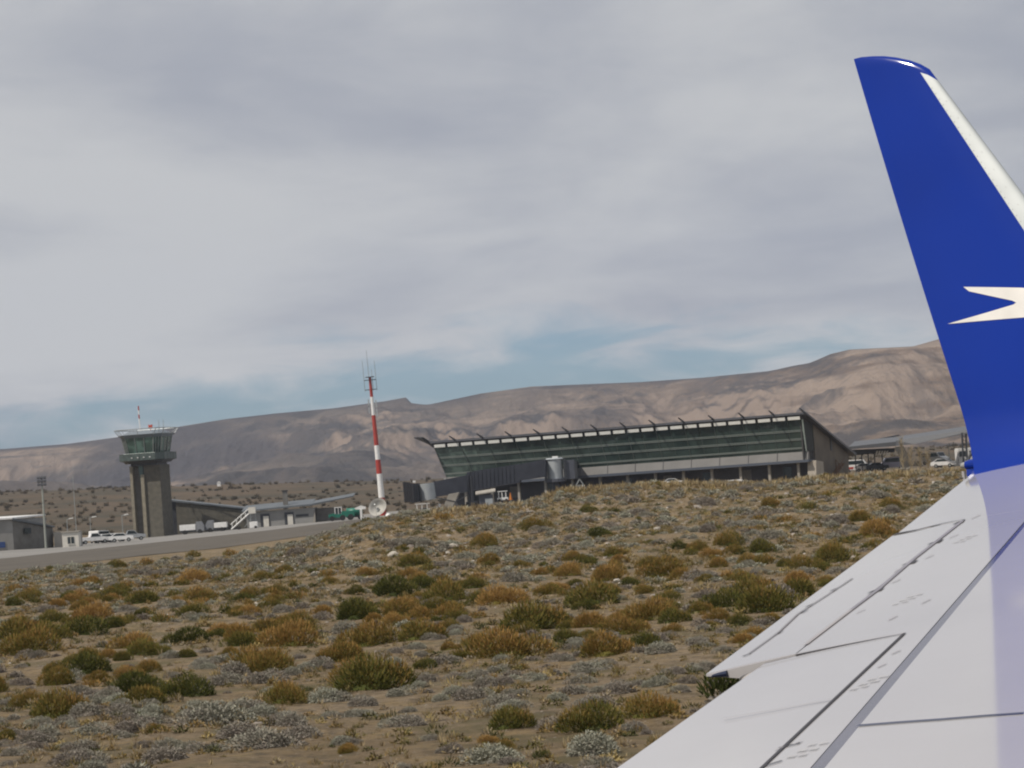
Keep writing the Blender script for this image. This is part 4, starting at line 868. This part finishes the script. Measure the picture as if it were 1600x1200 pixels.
def shell(name, m, rng_, parent, ext=0.):
    q = MB(); rows = []
    for t in ts_:
        if not (rng_[2] <= t <= rng_[3]): continue
        fa, fb = rng_[0](t), rng_[1](t); fl = [fa+(fb-fa)*(i/NF if fb-fa < .5 else fs_[i]) for i in range(NF+1)]
        ring = [WS(f, t, 1)+nW*ext for f in fl]+[WS(f, t, -1)-nW*ext for f in reversed(fl)]; rows.append(ring)
    n = len(rows[0])
    for r in rows: q.v += [tuple(p-OFF) for p in r]
    for j in range(len(rows)-1):
        for i in range(n): k = (i+1) % n; q.f.append((j*n+i, j*n+k, (j+1)*n+k, (j+1)*n+i))
    q.f.append(tuple(range(n-1, -1, -1))); q.f.append(tuple(range((len(rows)-1)*n, len(rows)*n)))
    o = q.build(name, m, parent, smooth=True)
    bm = bmesh.new(); bm.from_mesh(o.data)
    for e in bm.edges:
        if len(e.link_faces) == 2 and e.calc_face_angle(0) > .7: e.smooth = False
    bm.to_mesh(o.data); bm.free(); return o
wl = shell('winglet', M_blue, (lambda t: 0., lambda t: 1., -1, 2), AW)
le_ = shell('leading_edge_strip', M_silver, (fsil, lambda t: 1.0, -1, .972), wl, .0022)
q = MB()
for i in range(60):
    t = .02+.92*i/60; f = fsil(t)+.012
    for df in (0, .06 if i % 3 == 0 else 0):
        p = WS(f+df, t, 1)+nW*.0035-OFF; q.quad(p, p+Fv*.0035, p+Fv*.0035+Tv*.004, p+Tv*.004)
q.build('rivets', M_gap2, le_)
# emblem: two white swept strokes meeting toward the right
def onw(px, py):
    c, h = WP(px, py); c0, c1 = cTE(h), cLE(h); f = (c-c0)/(c1-c0); ch = c1-c0
    return c, h, ch*naca(f)+.002
def emblem():
    me = bpy.data.meshes.new('emblem'); bm = bmesh.new()
    out_ = [(1508, 450), (1545, 451), (1600, 452.5), (1660, 456), (1700, 466), (1716, 480), (1700, 490), (1660, 495), (1600, 499), (1540, 503), (1482, 507), (1545, 490.5), (1588, 478.5), (1592, 475.5), (1586, 472.5), (1550, 464.5), (1517, 457)]
    vs = [bm.verts.new((*WP(x, y), 0)) for x, y in out_]; bm.faces.new(vs); bmesh.ops.triangulate(bm, faces=bm.faces[:])
    for _ in range(3): bmesh.ops.subdivide_edges(bm, edges=[e for e in bm.edges if e.calc_length() > .04], cuts=1, use_grid_fill=True); bmesh.ops.triangulate(bm, faces=bm.faces[:])
    for v in bm.verts:
        c, h = v.co.x, v.co.y; c0, c1 = cTE(h), cLE(h); f = (c-c0)/(c1-c0); p = P0+Fv*c+Tv*h+Ov*blend(h)*.35+nW*((c1-c0)*naca(f)+.0045)-OFF; v.co = p
    bm.to_mesh(me); bm.free(); me.materials.append(mat('emblem_white', (.80, .78, .74), .3)); o = bpy.data.objects.new('emblem', me); COL.objects.link(o); o.parent = wl
emblem()
# root fairing, tail light, static wick
a = A(1509, 727, 15.55); b = a+Fv*1.6+Uv*.02
MB().lathe(a-OFF, [(.022, 0), (.030, .03), (.036, .5), (.038, 1.2), (.03, 1.6)], 16, b-a).build('root_fairing', M_blue, AW, smooth=True)
MB().lathe(a-OFF, [(.004, -.030), (.012, -.026), (.017, -.012), (.018, .0)], 14, b-a).build('tail_light', mat('light_lens', (.35, .35, .34), .2), AW, smooth=True)
MB().tube(a-OFF+Vector((-.015, 0, -.03)), a-OFF+Vector((-.01, 0, -.09)), .012, k=6).build('light_bracket', M_wing, AW)
MB().tube(A(1505, 747, 15.5)-OFF, A(1493, 750, 15.6)-OFF, .003, k=5).build('static_wick', M_gap, AW)
MB().prism([A(1510, 733, 15.52)-OFF, A(1520, 736, 15.5)-OFF, A(1512, 746, 15.5)-OFF, A(1510, 742, 15.52)-OFF], Fv*.35).build('root_fillet', M_blue, AW)

# ---------------------------------------------------------------- vegetation
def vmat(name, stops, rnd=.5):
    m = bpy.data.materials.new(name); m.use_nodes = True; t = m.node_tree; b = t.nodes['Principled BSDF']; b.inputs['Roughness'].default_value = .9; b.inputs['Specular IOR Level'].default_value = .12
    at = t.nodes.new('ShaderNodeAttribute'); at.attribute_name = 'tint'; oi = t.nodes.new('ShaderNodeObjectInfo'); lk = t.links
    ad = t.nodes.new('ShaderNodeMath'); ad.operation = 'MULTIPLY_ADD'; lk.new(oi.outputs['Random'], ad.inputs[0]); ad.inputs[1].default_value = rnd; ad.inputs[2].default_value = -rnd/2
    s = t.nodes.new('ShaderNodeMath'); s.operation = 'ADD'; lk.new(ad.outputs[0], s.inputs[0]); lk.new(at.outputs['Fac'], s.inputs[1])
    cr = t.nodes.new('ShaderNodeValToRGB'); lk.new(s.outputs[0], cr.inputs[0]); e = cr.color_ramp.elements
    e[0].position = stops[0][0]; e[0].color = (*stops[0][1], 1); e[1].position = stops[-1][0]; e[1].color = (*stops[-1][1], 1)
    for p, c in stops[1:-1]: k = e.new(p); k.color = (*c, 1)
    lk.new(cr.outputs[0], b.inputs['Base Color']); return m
V_grey = vmat('grey_foliage', [(0, (.18, .152, .128)), (.35, (.245, .218, .188)), (.65, (.27, .268, .215)), (1, (.36, .365, .295))], .45)
V_green = vmat('green_rust_foliage', [(0, (.046, .056, .016)), (.28, (.100, .102, .026)), (.5, (.18, .145, .040)), (.72, (.27, .155, .048)), (1, (.40, .255, .095))], .55)
V_tan = vmat('dry_grass_blades', [(0, (.17, .125, .07)), (.5, (.30, .235, .13)), (1, (.44, .36, .22))], 0)
def dome_core(n=10, k=14, sc=.80, sq=.55):
    v = [(0, 0, sq*.5*sc*1.0)]; f = []
    for i in range(1, n+1):
        a = i/n*math.pi*.5
        for j in range(k): t = 2*math.pi*j/k; v.append((.5*sc*math.sin(a)*math.cos(t), .5*sc*math.sin(a)*math.sin(t), .5*sc*sq*2*.5*math.cos(a)*2*.5))
    v = np.array(v)
    for j in range(k): f.append((0, 1+j, 1+(j+1) % k, 0))
    for i in range(n-1):
        for j in range(k): a = 1+i*k+j; b = 1+i*k+(j+1) % k; f.append((a, a+k, b+k, b))
    return v, np.array(f)
def leafcloud(seed, n, kind, leaf):
    g = np.random.default_rng(seed); sub = []
    # several overlapping lobes make an uneven mound
    nl = int(g.integers(3, 7)) if kind == 'grey' else int(g.integers(4, 9))
    lob = [(g.uniform(-.34, .34), g.uniform(-.2, .2), g.uniform(.18, .30)) for _ in range(nl)]; lob[0] = (g.uniform(-.1, .1), 0, .34)
    w = np.array([l[2]**2 for l in lob]); w /= w.sum(); idx = g.choice(nl, n, p=w); L_ = np.array(lob)[idx]
    d = g.normal(size=(n, 3)); d[:, 2] = np.abs(d[:, 2])*.95-.12; d /= np.linalg.norm(d, axis=1)[:, None]
    rr = L_[:, 2:3]*g.uniform(.55, 1.06, (n, 1))**.5
    hs = .95 if kind == 'grey' else 1.0
    c = np.stack([L_[:, 0], L_[:, 1], L_[:, 2]*.10], 1)+d*rr*np.array([1, 1, hs])
    c[:, 2] = np.maximum(c[:, 2], -.02)
    if kind == 'grey':
        nrm = d*(1. if n > 1000 else .3)+g.normal(size=(n, 3))*.7
        tip = d*leaf*(1.1 if n > 1000 else 1.6)+g.normal(size=(n, 3))*leaf*.6
    else:
        nrm = np.cross(d+g.normal(size=(n, 3))*.5, g.normal(size=(n, 3))); tip = (d*.7+np.array([0, 0, .6]))*leaf*1.7*g.uniform(.5, 1.4, (n, 1))+g.normal(size=(n, 3))*leaf*.35
    tip /= 1
    side = np.cross(nrm, tip); side /= (np.linalg.norm(side, axis=1)[:, None]+1e-9); wd = leaf*(.55 if kind == 'grey' else .28)*g.uniform(.6, 1.3, (n, 1))
    v = np.stack([c-side*wd, c+side*wd, c+tip+side*wd*.45, c+tip-side*wd*.45], 1).reshape(-1, 3); f = np.arange(4*n).reshape(-1, 4)
    hgt = np.clip(c[:, 2]/.36, 0, 1)
    lobt = g.uniform(-.18, .18, nl)[idx]
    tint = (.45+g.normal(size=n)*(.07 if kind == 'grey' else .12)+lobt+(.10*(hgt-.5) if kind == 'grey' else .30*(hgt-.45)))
    v[:, 2] *= 1.0
    return v, f, np.repeat(np.clip(tint, 0, 1), 4)
def proto_arr(seed, n, kind, leaf):
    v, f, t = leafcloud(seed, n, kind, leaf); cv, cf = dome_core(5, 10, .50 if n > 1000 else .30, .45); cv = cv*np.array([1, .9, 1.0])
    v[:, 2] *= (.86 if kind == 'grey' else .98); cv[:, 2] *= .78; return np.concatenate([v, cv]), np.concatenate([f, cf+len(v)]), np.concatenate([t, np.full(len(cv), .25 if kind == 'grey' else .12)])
NV = 6
HI = {k: [proto_arr(100+i+(50 if k == 'green' else 0), 3200 if k == 'grey' else 3600, k, .021 if k == 'grey' else .024) for i in range(NV)] for k in ('grey', 'green')}
MD = {k: [proto_arr(200+i+(50 if k == 'green' else 0), 560 if k == 'grey' else 430, k, .046 if k == 'grey' else .060) for i in range(NV)] for k in ('grey', 'green')}
def mkmesh(nm, a, m):
    o = npmesh(nm, a[0], a[1], m, False, attr=a[2]); me = o.data; bpy.data.objects.remove(o); return me
HM_ = {k: [mkmesh(k+'_shrub_leaves', a, V_grey if k == 'grey' else V_green) for a in HI[k]] for k in HI}
MM_ = {k: [mkmesh(k+'_shrub_leaves', a, V_grey if k == 'grey' else V_green) for a in MD[k]] for k in MD}
# hand placed from the photograph: zoom coordinates, width
Z3g = [(980,900,270),(1190,845,190),(835,790,190),(1000,780,200),(610,770,120),(380,880,160),(590,870,200),(165,840,110),(270,930,70),(140,945,50),(785,945,110),(1440,920,110),(1520,750,170),(1370,745,160),(960,640,150),(1210,630,90),(1330,600,120),(80,670,110),(105,560,110),(710,560,90),(500,770,100),(1080,790,90),(1250,560,70),(950,580,120),(240,605,70),(1200,915,90),(280,710,120),(370,750,110),(360,200,60),(690,350,110),(600,215,100),(1100,170,110),(900,180,120),(1450,50,110),(1340,130,90),(690,210,90),(1500,320,80),(1400,290,60),(50,750,90),(700,640,70)]
Z3n = [(570,700,220),(780,720,230),(230,810,230),(1120,620,200),(1180,750,180),(1430,570,170),(1480,670,220),(1210,510,220),(770,500,190),(540,515,170),(770,555,90),(445,560,90),(130,540,230),(390,400,150),(220,410,110),(490,290,100),(590,330,130),(820,320,130),(810,375,130),(1040,375,110),(1340,375,80),(1480,390,160),(1540,390,80),(1240,430,130),(1100,460,160),(480,180,75),(330,260,80),(380,250,70),(230,345,90),(290,310,70),(55,280,60),(800,240,120),(920,240,60),(1100,230,90),(1190,205,80),(1520,215,80),(630,260,60),(810,135,60),(1040,300,80),(1150,290,100),(1230,260,60),(400,660,110),(20,900,90),(1445,955,70),(530,410,60),(350,460,200),(600,380,70),(60,480,200),(200,480,150),(1000,510,150),(920,460,120)]
Z4g = [(615,920,180),(745,955,150),(960,770,100),(515,780,120),(290,790,110),(180,950,170),(100,1110,100),(450,1090,80),(295,1020,50),(1400,740,140),(1360,690,130),(1530,700,100),(1070,860,110),(960,930,110),(1110,960,170),(940,1050,130),(820,910,80),(730,485,110),(930,300,110),(830,295,70),(1020,270,70),(350,910,100),(50,930,110),(410,880,80),(1230,900,150),(1380,870,100),(460,680,90),(380,720,90),(30,800,70),(740,810,80),(790,840,60),(710,340,80),(310,300,100),(400,290,100),(740,245,90),(1170,890,90),(1290,870,80),(1450,820,90),(1500,860,90),(1380,290,60),(1100,200,60),(1180,180,60),(1280,120,60),(1330,180,70),(880,250,70),(640,260,70)]
Z4n = [(760,750,290),(850,640,280),(1110,630,160),(995,690,110),(1170,750,210),(1340,1005,230),(1130,1050,260),(770,1050,180),(190,885,320),(400,680,190),(150,600,170),(190,710,200),(90,770,180),(520,520,170),(490,565,120),(650,530,110),(620,470,110),(370,380,130),(185,420,80),(270,410,60),(400,440,80),(310,500,180),(530,720,80),(530,640,90),(1240,660,170),(1360,600,200),(1440,610,130),(1130,535,220),(1180,440,140),(1020,420,110),(1080,370,80),(820,385,70),(900,415,70),(1140,265,110),(1095,160,70),(880,225,110),(1400,425,200),(1340,385,110),(1470,310,70),(1530,330,70),(680,300,110),(690,370,90),(790,430,60),(1260,460,80),(970,480,80),(820,800,50),(700,850,60),(680,1100,80),(750,1125,70),(900,1160,60),(110,1140,80),(1300,640,100),(650,590,60)]
Z1g = [(200,325,80),(560,275,90),(760,245,70),(420,245,50),(330,270,60),(60,320,80),(690,190,100),(130,695,80),(40,740,100),(290,665,90),(120,770,70),(20,840,60)]
Z1n = [(270,395,100),(150,370,110),(640,275,90),(620,165,40),(300,225,70),(70,410,80),(100,450,80),(270,440,90),(430,460,120),(545,430,150),(535,465,50),(690,375,55),(575,355,45),(690,335,130),(230,560,170),(300,620,250),(400,560,150),(120,600,150),(300,660,80),(30,620,100)]
SH = {'grey': [], 'green': []}          # (x, y, z, width_m, traced, px, py)
def addz(lst, kind, ox, oy, sc, xr=None):
    for zx, zy, w in lst:
        px, py = ox+zx/sc, oy+zy/sc
        if xr and px > xr: continue
        g = ground_at(px, py)
        if g is None: continue
        wm = w/sc/FPX*g.y*((1.25 if w < 170 else 1.02) if kind == 'grey' else 1.15); SH[kind].append((g.x, g.y+.3*wm, wm, 1))
addz(Z3g, 'grey', 0, 820, 2.667, 560); addz(Z3n, 'green', 0, 820, 2.667, 560)
addz(Z4g, 'grey', 500, 740, 2.608, 1080); addz(Z4n, 'green', 500, 740, 2.608, 1080)
addz(Z1g, 'grey', 1080, 700, 2.4); addz(Z1n, 'green', 1080, 700, 2.4)
cells = {}
def occ(x, y, w, k=.42):
    for i in range(int((x-1.5)//1.5), int((x+1.5)//1.5)+1):
        for j in range(int((y-1.5)//1.5), int((y+1.5)//1.5)+1):
            for (a, b, c) in cells.get((i, j), ()):
                if (a-x)**2+(b-y)**2 < (k*(c+w))**2: return True
    return False
def put(x, y, w): cells.setdefault((int(x//1.5), int(y//1.5)), []).append((x, y, w))
for k in SH:
    for s in SH[k]: put(s[0], s[1], s[2])
def dens(kind, D, u, x, y):
    cl = float(gnoise(np.array([x/5]), np.array([y/7]), 71 if kind == 'grey' else 91)[0])
    if kind == 'grey': b = np.interp(D, [34, 44, 50, 68, 78, 105, 135, 160, 230, 260], [.15, .22, .65, .75, .35, .24, .24, .42, .46, .15]); 
    else: b = np.interp(D, [34, 60, 66, 78, 125, 150, 165, 260], [.03, .04, .25, .55, .50, .30, .10, .05])
    return b*(.55+1.3*max(-.35, cl))
nfill = {'grey': 7200, 'green': 2000}
for kind in ('green', 'grey'):
    for _ in range(nfill[kind]*3):
        D = math.sqrt(rng.uniform(34**2, 250**2)); u = rng.uniform(-.30, .27); x = u*D; y = D
        toe = np.interp(u, TOE_U, TOE_Y)
        if D > toe-12 or rng.random() > dens(kind, D, u, x, y): continue
        w = (.60 if kind == 'grey' else .74)*math.exp(rng.normal()*.36)*np.interp(D, [60, 160], [.85, 1.3 if kind == 'grey' else .95])
        if occ(x, y, w): continue
        put(x, y, w); SH[kind].append((x, y, w, 0))
print('SHRUBS', {k: len(v) for k, v in SH.items()})
def place(arr, m, name, items, label, cat, tint_j=.22):
    # many small plants merged as ground cover
    VV, FF_, TT_ = [], [], []; n0 = 0
    for (x, y, w, *_r) in items:
        a = arr[rng.integers(len(arr))]; t = rng.uniform(0, 6.28); c, s = math.cos(t), math.sin(t)
        v = a[0]*np.array([w, w*rng.uniform(.8, 1.1), w*rng.uniform(.75, 1.15)]); v = np.stack([v[:, 0]*c-v[:, 1]*s, v[:, 0]*s+v[:, 1]*c, v[:, 2]], 1)
        VV.append(v+np.array([x, y, hcache(x, y)])); FF_.append(a[1]+n0); TT_.append(np.clip(a[2]+rng.normal()*tint_j, 0, 1)); n0 += len(v)
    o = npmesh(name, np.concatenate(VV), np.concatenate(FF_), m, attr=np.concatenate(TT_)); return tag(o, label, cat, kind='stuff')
def hcache(x, y): return hg(x, y)-.02
ROWN = [(0, 47, 'at the bottom edge'), (47, 56, 'in nearest scrub'), (56, 70, 'in second belt'), (70, 92, 'in the middle scrub'), (92, 120, 'in the far hollow'), (120, 160, 'at mound foot'), (160, 400, 'on mound slope')]
COLN = [(-999, 130, 'under the floodlight mast'), (130, 300, 'under the tower'), (300, 430, 'under the boarding stairs'), (430, 560, 'under the green tractor'), (560, 680, 'under the banded mast'), (680, 830, 'under the jet bridge'), (830, 960, 'under the rotunda'), (960, 1150, 'under mid terminal'), (1150, 3000, 'by the wing')]
ORD = ['leftmost', 'second from left', 'third from left', 'fourth from left', 'fifth from left', 'sixth from left', 'seventh from left', 'eighth from left', 'ninth from left', 'tenth from left', 'eleventh from left', 'twelfth from left']
for kind in ('grey', 'green'):
    L_ = []
    for (x, y, w, tr) in SH[kind]:
        z = hg(x, y); px, py = proj((x, y, z)); inside = -w*FPX/y < px < 1600 and py < 1215 and py > 700 and not (px > 960+(1200-py)*1.21+10)
        L_.append((w/y*(1.25 if tr else 1)*(1 if inside else 0), x, y, w, z, px, py))
    L_.sort(reverse=True); ind = L_[:285]; rest = [(a[1], a[2], a[3]) for a in L_[285:]]
    cell = {}
    for it in ind:
        sz = it[3]*FPX/it[2]; size = 'large' if sz > 62 else 'medium' if sz > 36 else 'small'
        row = next(r[2] for r in ROWN if r[0] <= it[2] < r[1]); co = next(c[2] for c in COLN if c[0] <= it[5] < c[1])
        cell.setdefault((size, row, co), []).append(it)
    for (size, row, co), its in cell.items():
        its.sort(key=lambda a: a[5]); nn = 'grey shrub' if kind == 'grey' else 'green-brown shrub'
        for i, it in enumerate(its):
            if len(its) == 1: lb = f'{size} {nn} {row} {co}'
            elif i < 12: lb = f'{ORD[i] if i < len(its)-1 else "rightmost"} of {size} {nn}s {row} {co}'
            else: lb = f'one of the {size} {nn}s {row} {co}, toward the right'
            _, x, y, w, z, px, py = it; big = w*FPX/y > 30
            me = (HM_ if big else MM_)[kind][rng.integers(NV)]
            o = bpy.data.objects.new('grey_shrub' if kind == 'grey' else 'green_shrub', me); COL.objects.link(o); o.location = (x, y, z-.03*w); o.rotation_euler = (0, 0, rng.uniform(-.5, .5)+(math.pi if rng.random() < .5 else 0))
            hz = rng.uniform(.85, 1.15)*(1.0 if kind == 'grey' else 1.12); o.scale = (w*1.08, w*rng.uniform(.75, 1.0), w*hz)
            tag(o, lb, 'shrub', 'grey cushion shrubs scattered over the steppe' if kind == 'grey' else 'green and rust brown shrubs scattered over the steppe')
    FARP = [proto_arr(900+i, 320, kind, .055 if kind == 'grey' else .07) for i in range(5)]
    place(FARP, V_grey if kind == 'grey' else V_green, 'grey_scrub' if kind == 'grey' else 'green_scrub', [a for a in rest if a[1] > 115], 'low grey scrub on the far flat and the mound' if kind == 'grey' else 'small green and rusty scrub on the far flat and the mound', 'scrub', .13)
    rest = [a for a in rest if a[1] <= 115]
    place(MD[kind], V_grey if kind == 'grey' else V_green, 'grey_scrub' if kind == 'grey' else 'green_scrub', rest, 'low grey scrub covering the ground between larger bushes' if kind == 'grey' else 'small green and rusty scrub between the larger bushes', 'scrub')
# dry grass tufts
def tuft(seed, n=16, h=.3):
    g = np.random.default_rng(seed); a = g.uniform(0, 6.28, n); r = g.uniform(0, .5, n); b = np.stack([np.cos(a)*r*.6, np.sin(a)*r*.6, a*0], 1)
    tip = b+np.stack([np.cos(a)*.5*g.uniform(.2, 1, n), np.sin(a)*.5*g.uniform(.2, 1, n), g.uniform(.35, .9, n)], 1); s = np.stack([-np.sin(a), np.cos(a), a*0], 1)*.05
    v = np.stack([b-s, b+s, tip+s*.3, tip-s*.3], 1).reshape(-1, 3); return v, np.arange(4*n).reshape(-1, 4), np.repeat(np.clip(.5+g.normal(size=n)*.22, 0, 1), 4)
TF = [tuft(i) for i in range(8)]; its = []
for _ in range(26000):
    D = math.sqrt(rng.uniform(34**2, 245**2)); u = rng.uniform(-.26, .24); x = u*D
    cl = float(gnoise(np.array([x/6]), np.array([D/10]), 33)[0]); cr = math.exp(-((D-212)/13)**2)*(1 if u > -.03 else .3)
    d = .14+.45*max(0, cl)+cr*.9+(.25 if D < 55 else 0)
    if D > np.interp(u, TOE_U, TOE_Y)-9 or rng.random() > d: continue
    its.append((x, D, rng.uniform(.10, .26)*(1+1.5*cr)*(1 if D > 80 else .8)))
print('TUFTS', len(its))
place(TF, V_tan, 'dry_grass', its, 'dry yellow grass tufts over the stony steppe', 'grass', .18)
# low mixed scrub between the bushes
M_low = vmat('low_scrub_foliage', [(0, (.06, .065, .026)), (.3, (.14, .118, .045)), (.55, (.24, .160, .062)), (.75, (.24, .21, .17)), (1, (.36, .28, .12))], 0)
its = []
for _ in range(30000):
    D = math.sqrt(rng.uniform(35**2, 240**2)); u = rng.uniform(-.26, .22); x = u*D
    cl = float(gnoise(np.array([x/7]), np.array([D/9]), 63)[0])
    if D > np.interp(u, TOE_U, TOE_Y)-8 or rng.random() > .50+.5*cl+(.25 if D < 75 else .12 if D > 130 else 0): continue
    its.append((x, D, rng.uniform(.16, .50)*np.interp(D, [50, 150], [.9, 1.35])))
print('LOW', len(its))
place([proto_arr(700+i, 80, 'green' if i % 2 else 'grey', .075) for i in range(6)], M_low, 'low_scrub', its, 'low brown, olive and yellow scrub patches over the soil', 'scrub', .30)
# pebbles
def stone(seed):
    g = np.random.default_rng(seed); cv, cf = dome_core(3, 6, 1., .7); cv = cv*(1+g.normal(size=cv.shape)*.12); return cv, cf, np.full(len(cv), g.uniform(.2, .8))
V_stone = vmat('pebble_stone', [(0, (.09, .08, .07)), (.6, (.22, .19, .165)), (1, (.46, .43, .39))], 0)
its = []
for _ in range(11000):
    D = math.sqrt(rng.uniform(36**2, 225**2)); u = rng.uniform(-.22, .2)
    if D < np.interp(u, TOE_U, TOE_Y)-5 and rng.random() < (.35+.5*(150 < D < 210)): its.append((u*D, D, min(.45, .05+.05*rng.exponential())*np.interp(D, [50, 150], [.8, 1.7])))
place([stone(i) for i in range(6)], V_stone, 'pebbles', its, 'grey and tan pebbles strewn over the soil', 'pebbles', .2)
M_rockw = mat('pale_rock', (.42, .39, .34), .9, col2=(.30, .27, .23), scale=4, bump=.03); M_rockb = mat('brown_rock', (.22, .175, .13), .9, col2=(.15, .12, .09), scale=4, bump=.03)
for (x, y, w, m, lb) in ((500, 305, 28, 'w', 'pale upright rock at the left of the rock pile'), (545, 303, 42, 'w', 'broad white rock in the middle of the rock pile'), (592, 306, 26, 'w', 'pale rock at the right end of the rock pile'), (300, 343, 54, 'w', 'long flat white rock left of the rock pile'), (550, 380, 50, 'b', 'large brown rock with dark right side below the pile'), (628, 362, 22, 'w', 'small pale rock lower right of the rock pile'), (470, 340, 30, 'b', 'brown rock touching the lower left of the pile'), (520, 332, 30, 'w', 'pale rock tucked under the broad white rock'), (1270, 232, 30, 'b', 'tan rock on the bare slope under the terminal'), (1376, 230, 30, 'w', 'grey rock right of the tan rock under the terminal'), (1290, 758, 18, 'w', 'small white stone lying beside the wing edge'), (660, 352, 24, 'b', 'brown stone right of the small pale rock')):
    px, py = 500+x/2.608, 740+y/2.608; g = ground_at(px, py)
    if g is None: continue
    wm = w/2.608/FPX*g.y; bm = bmesh.new(); bmesh.ops.create_icosphere(bm, subdivisions=3, radius=.5); gs = np.random.default_rng(int(x))
    for v in bm.verts:
        p = np.array(v.co); k = 1+.32*float(gnoise(np.array([p[0]*2.2+x]), np.array([p[1]*2.2+p[2]*1.7]), 2)[0])+.12*float(gnoise(np.array([p[0]*6]), np.array([p[2]*6+x]), 4)[0]); v.co = v.co*k; v.co.z *= .62
    me = bpy.data.meshes.new('rock'); bm.to_mesh(me); bm.free(); me.materials.append(M_rockw if m == 'w' else M_rockb); o = bpy.data.objects.new('rock', me); COL.objects.link(o); o.location = g+Vector((0, 0, .12*wm)); o.scale = (wm, wm*.8, wm); tag(o, lb, 'rock', 'rocks on the bank')
# scrub dotting the far rise and the verge beyond the buildings
its = []
for _ in range(5200):
    D = rng.uniform(800, 1560); u = rng.uniform(-.30, .26); x = u*D
    if float(gnoise(np.array([x/60]), np.array([D/120]), 7)[0])+rng.normal()*.35 < .05: continue
    its.append((x, D, rng.uniform(.8, 2.3)))
LO = [proto_arr(400+i, 60, 'green', .2) for i in range(5)]
place(LO, vmat('far_scrub_foliage', [(0, (.05, .048, .032)), (.5, (.095, .08, .052)), (1, (.15, .115, .07))], 0), 'far_scrub', its, 'dark low scrub dotting the brown rise behind the buildings', 'scrub')
# ---------------------------------------------------------------- haze
hb = MB().box((0, 3300, 290), (9000, 8200, 610)).build('haze', bpy.data.materials.new('air_haze')); m = hb.data.materials[0]; m.use_nodes = True; t = m.node_tree; t.nodes.clear()
o_ = t.nodes.new('ShaderNodeOutputMaterial'); pv = t.nodes.new('ShaderNodeVolumePrincipled'); pv.inputs['Color'].default_value = (.72, .80, 1.0, 1); pv.inputs['Density'].default_value = 5.5e-5; pv.inputs['Anisotropy'].default_value = .2; t.links.new(pv.outputs[0], o_.inputs['Volume']); tag(hb, 'thin blue air haze over the whole valley', 'haze', kind='stuff')
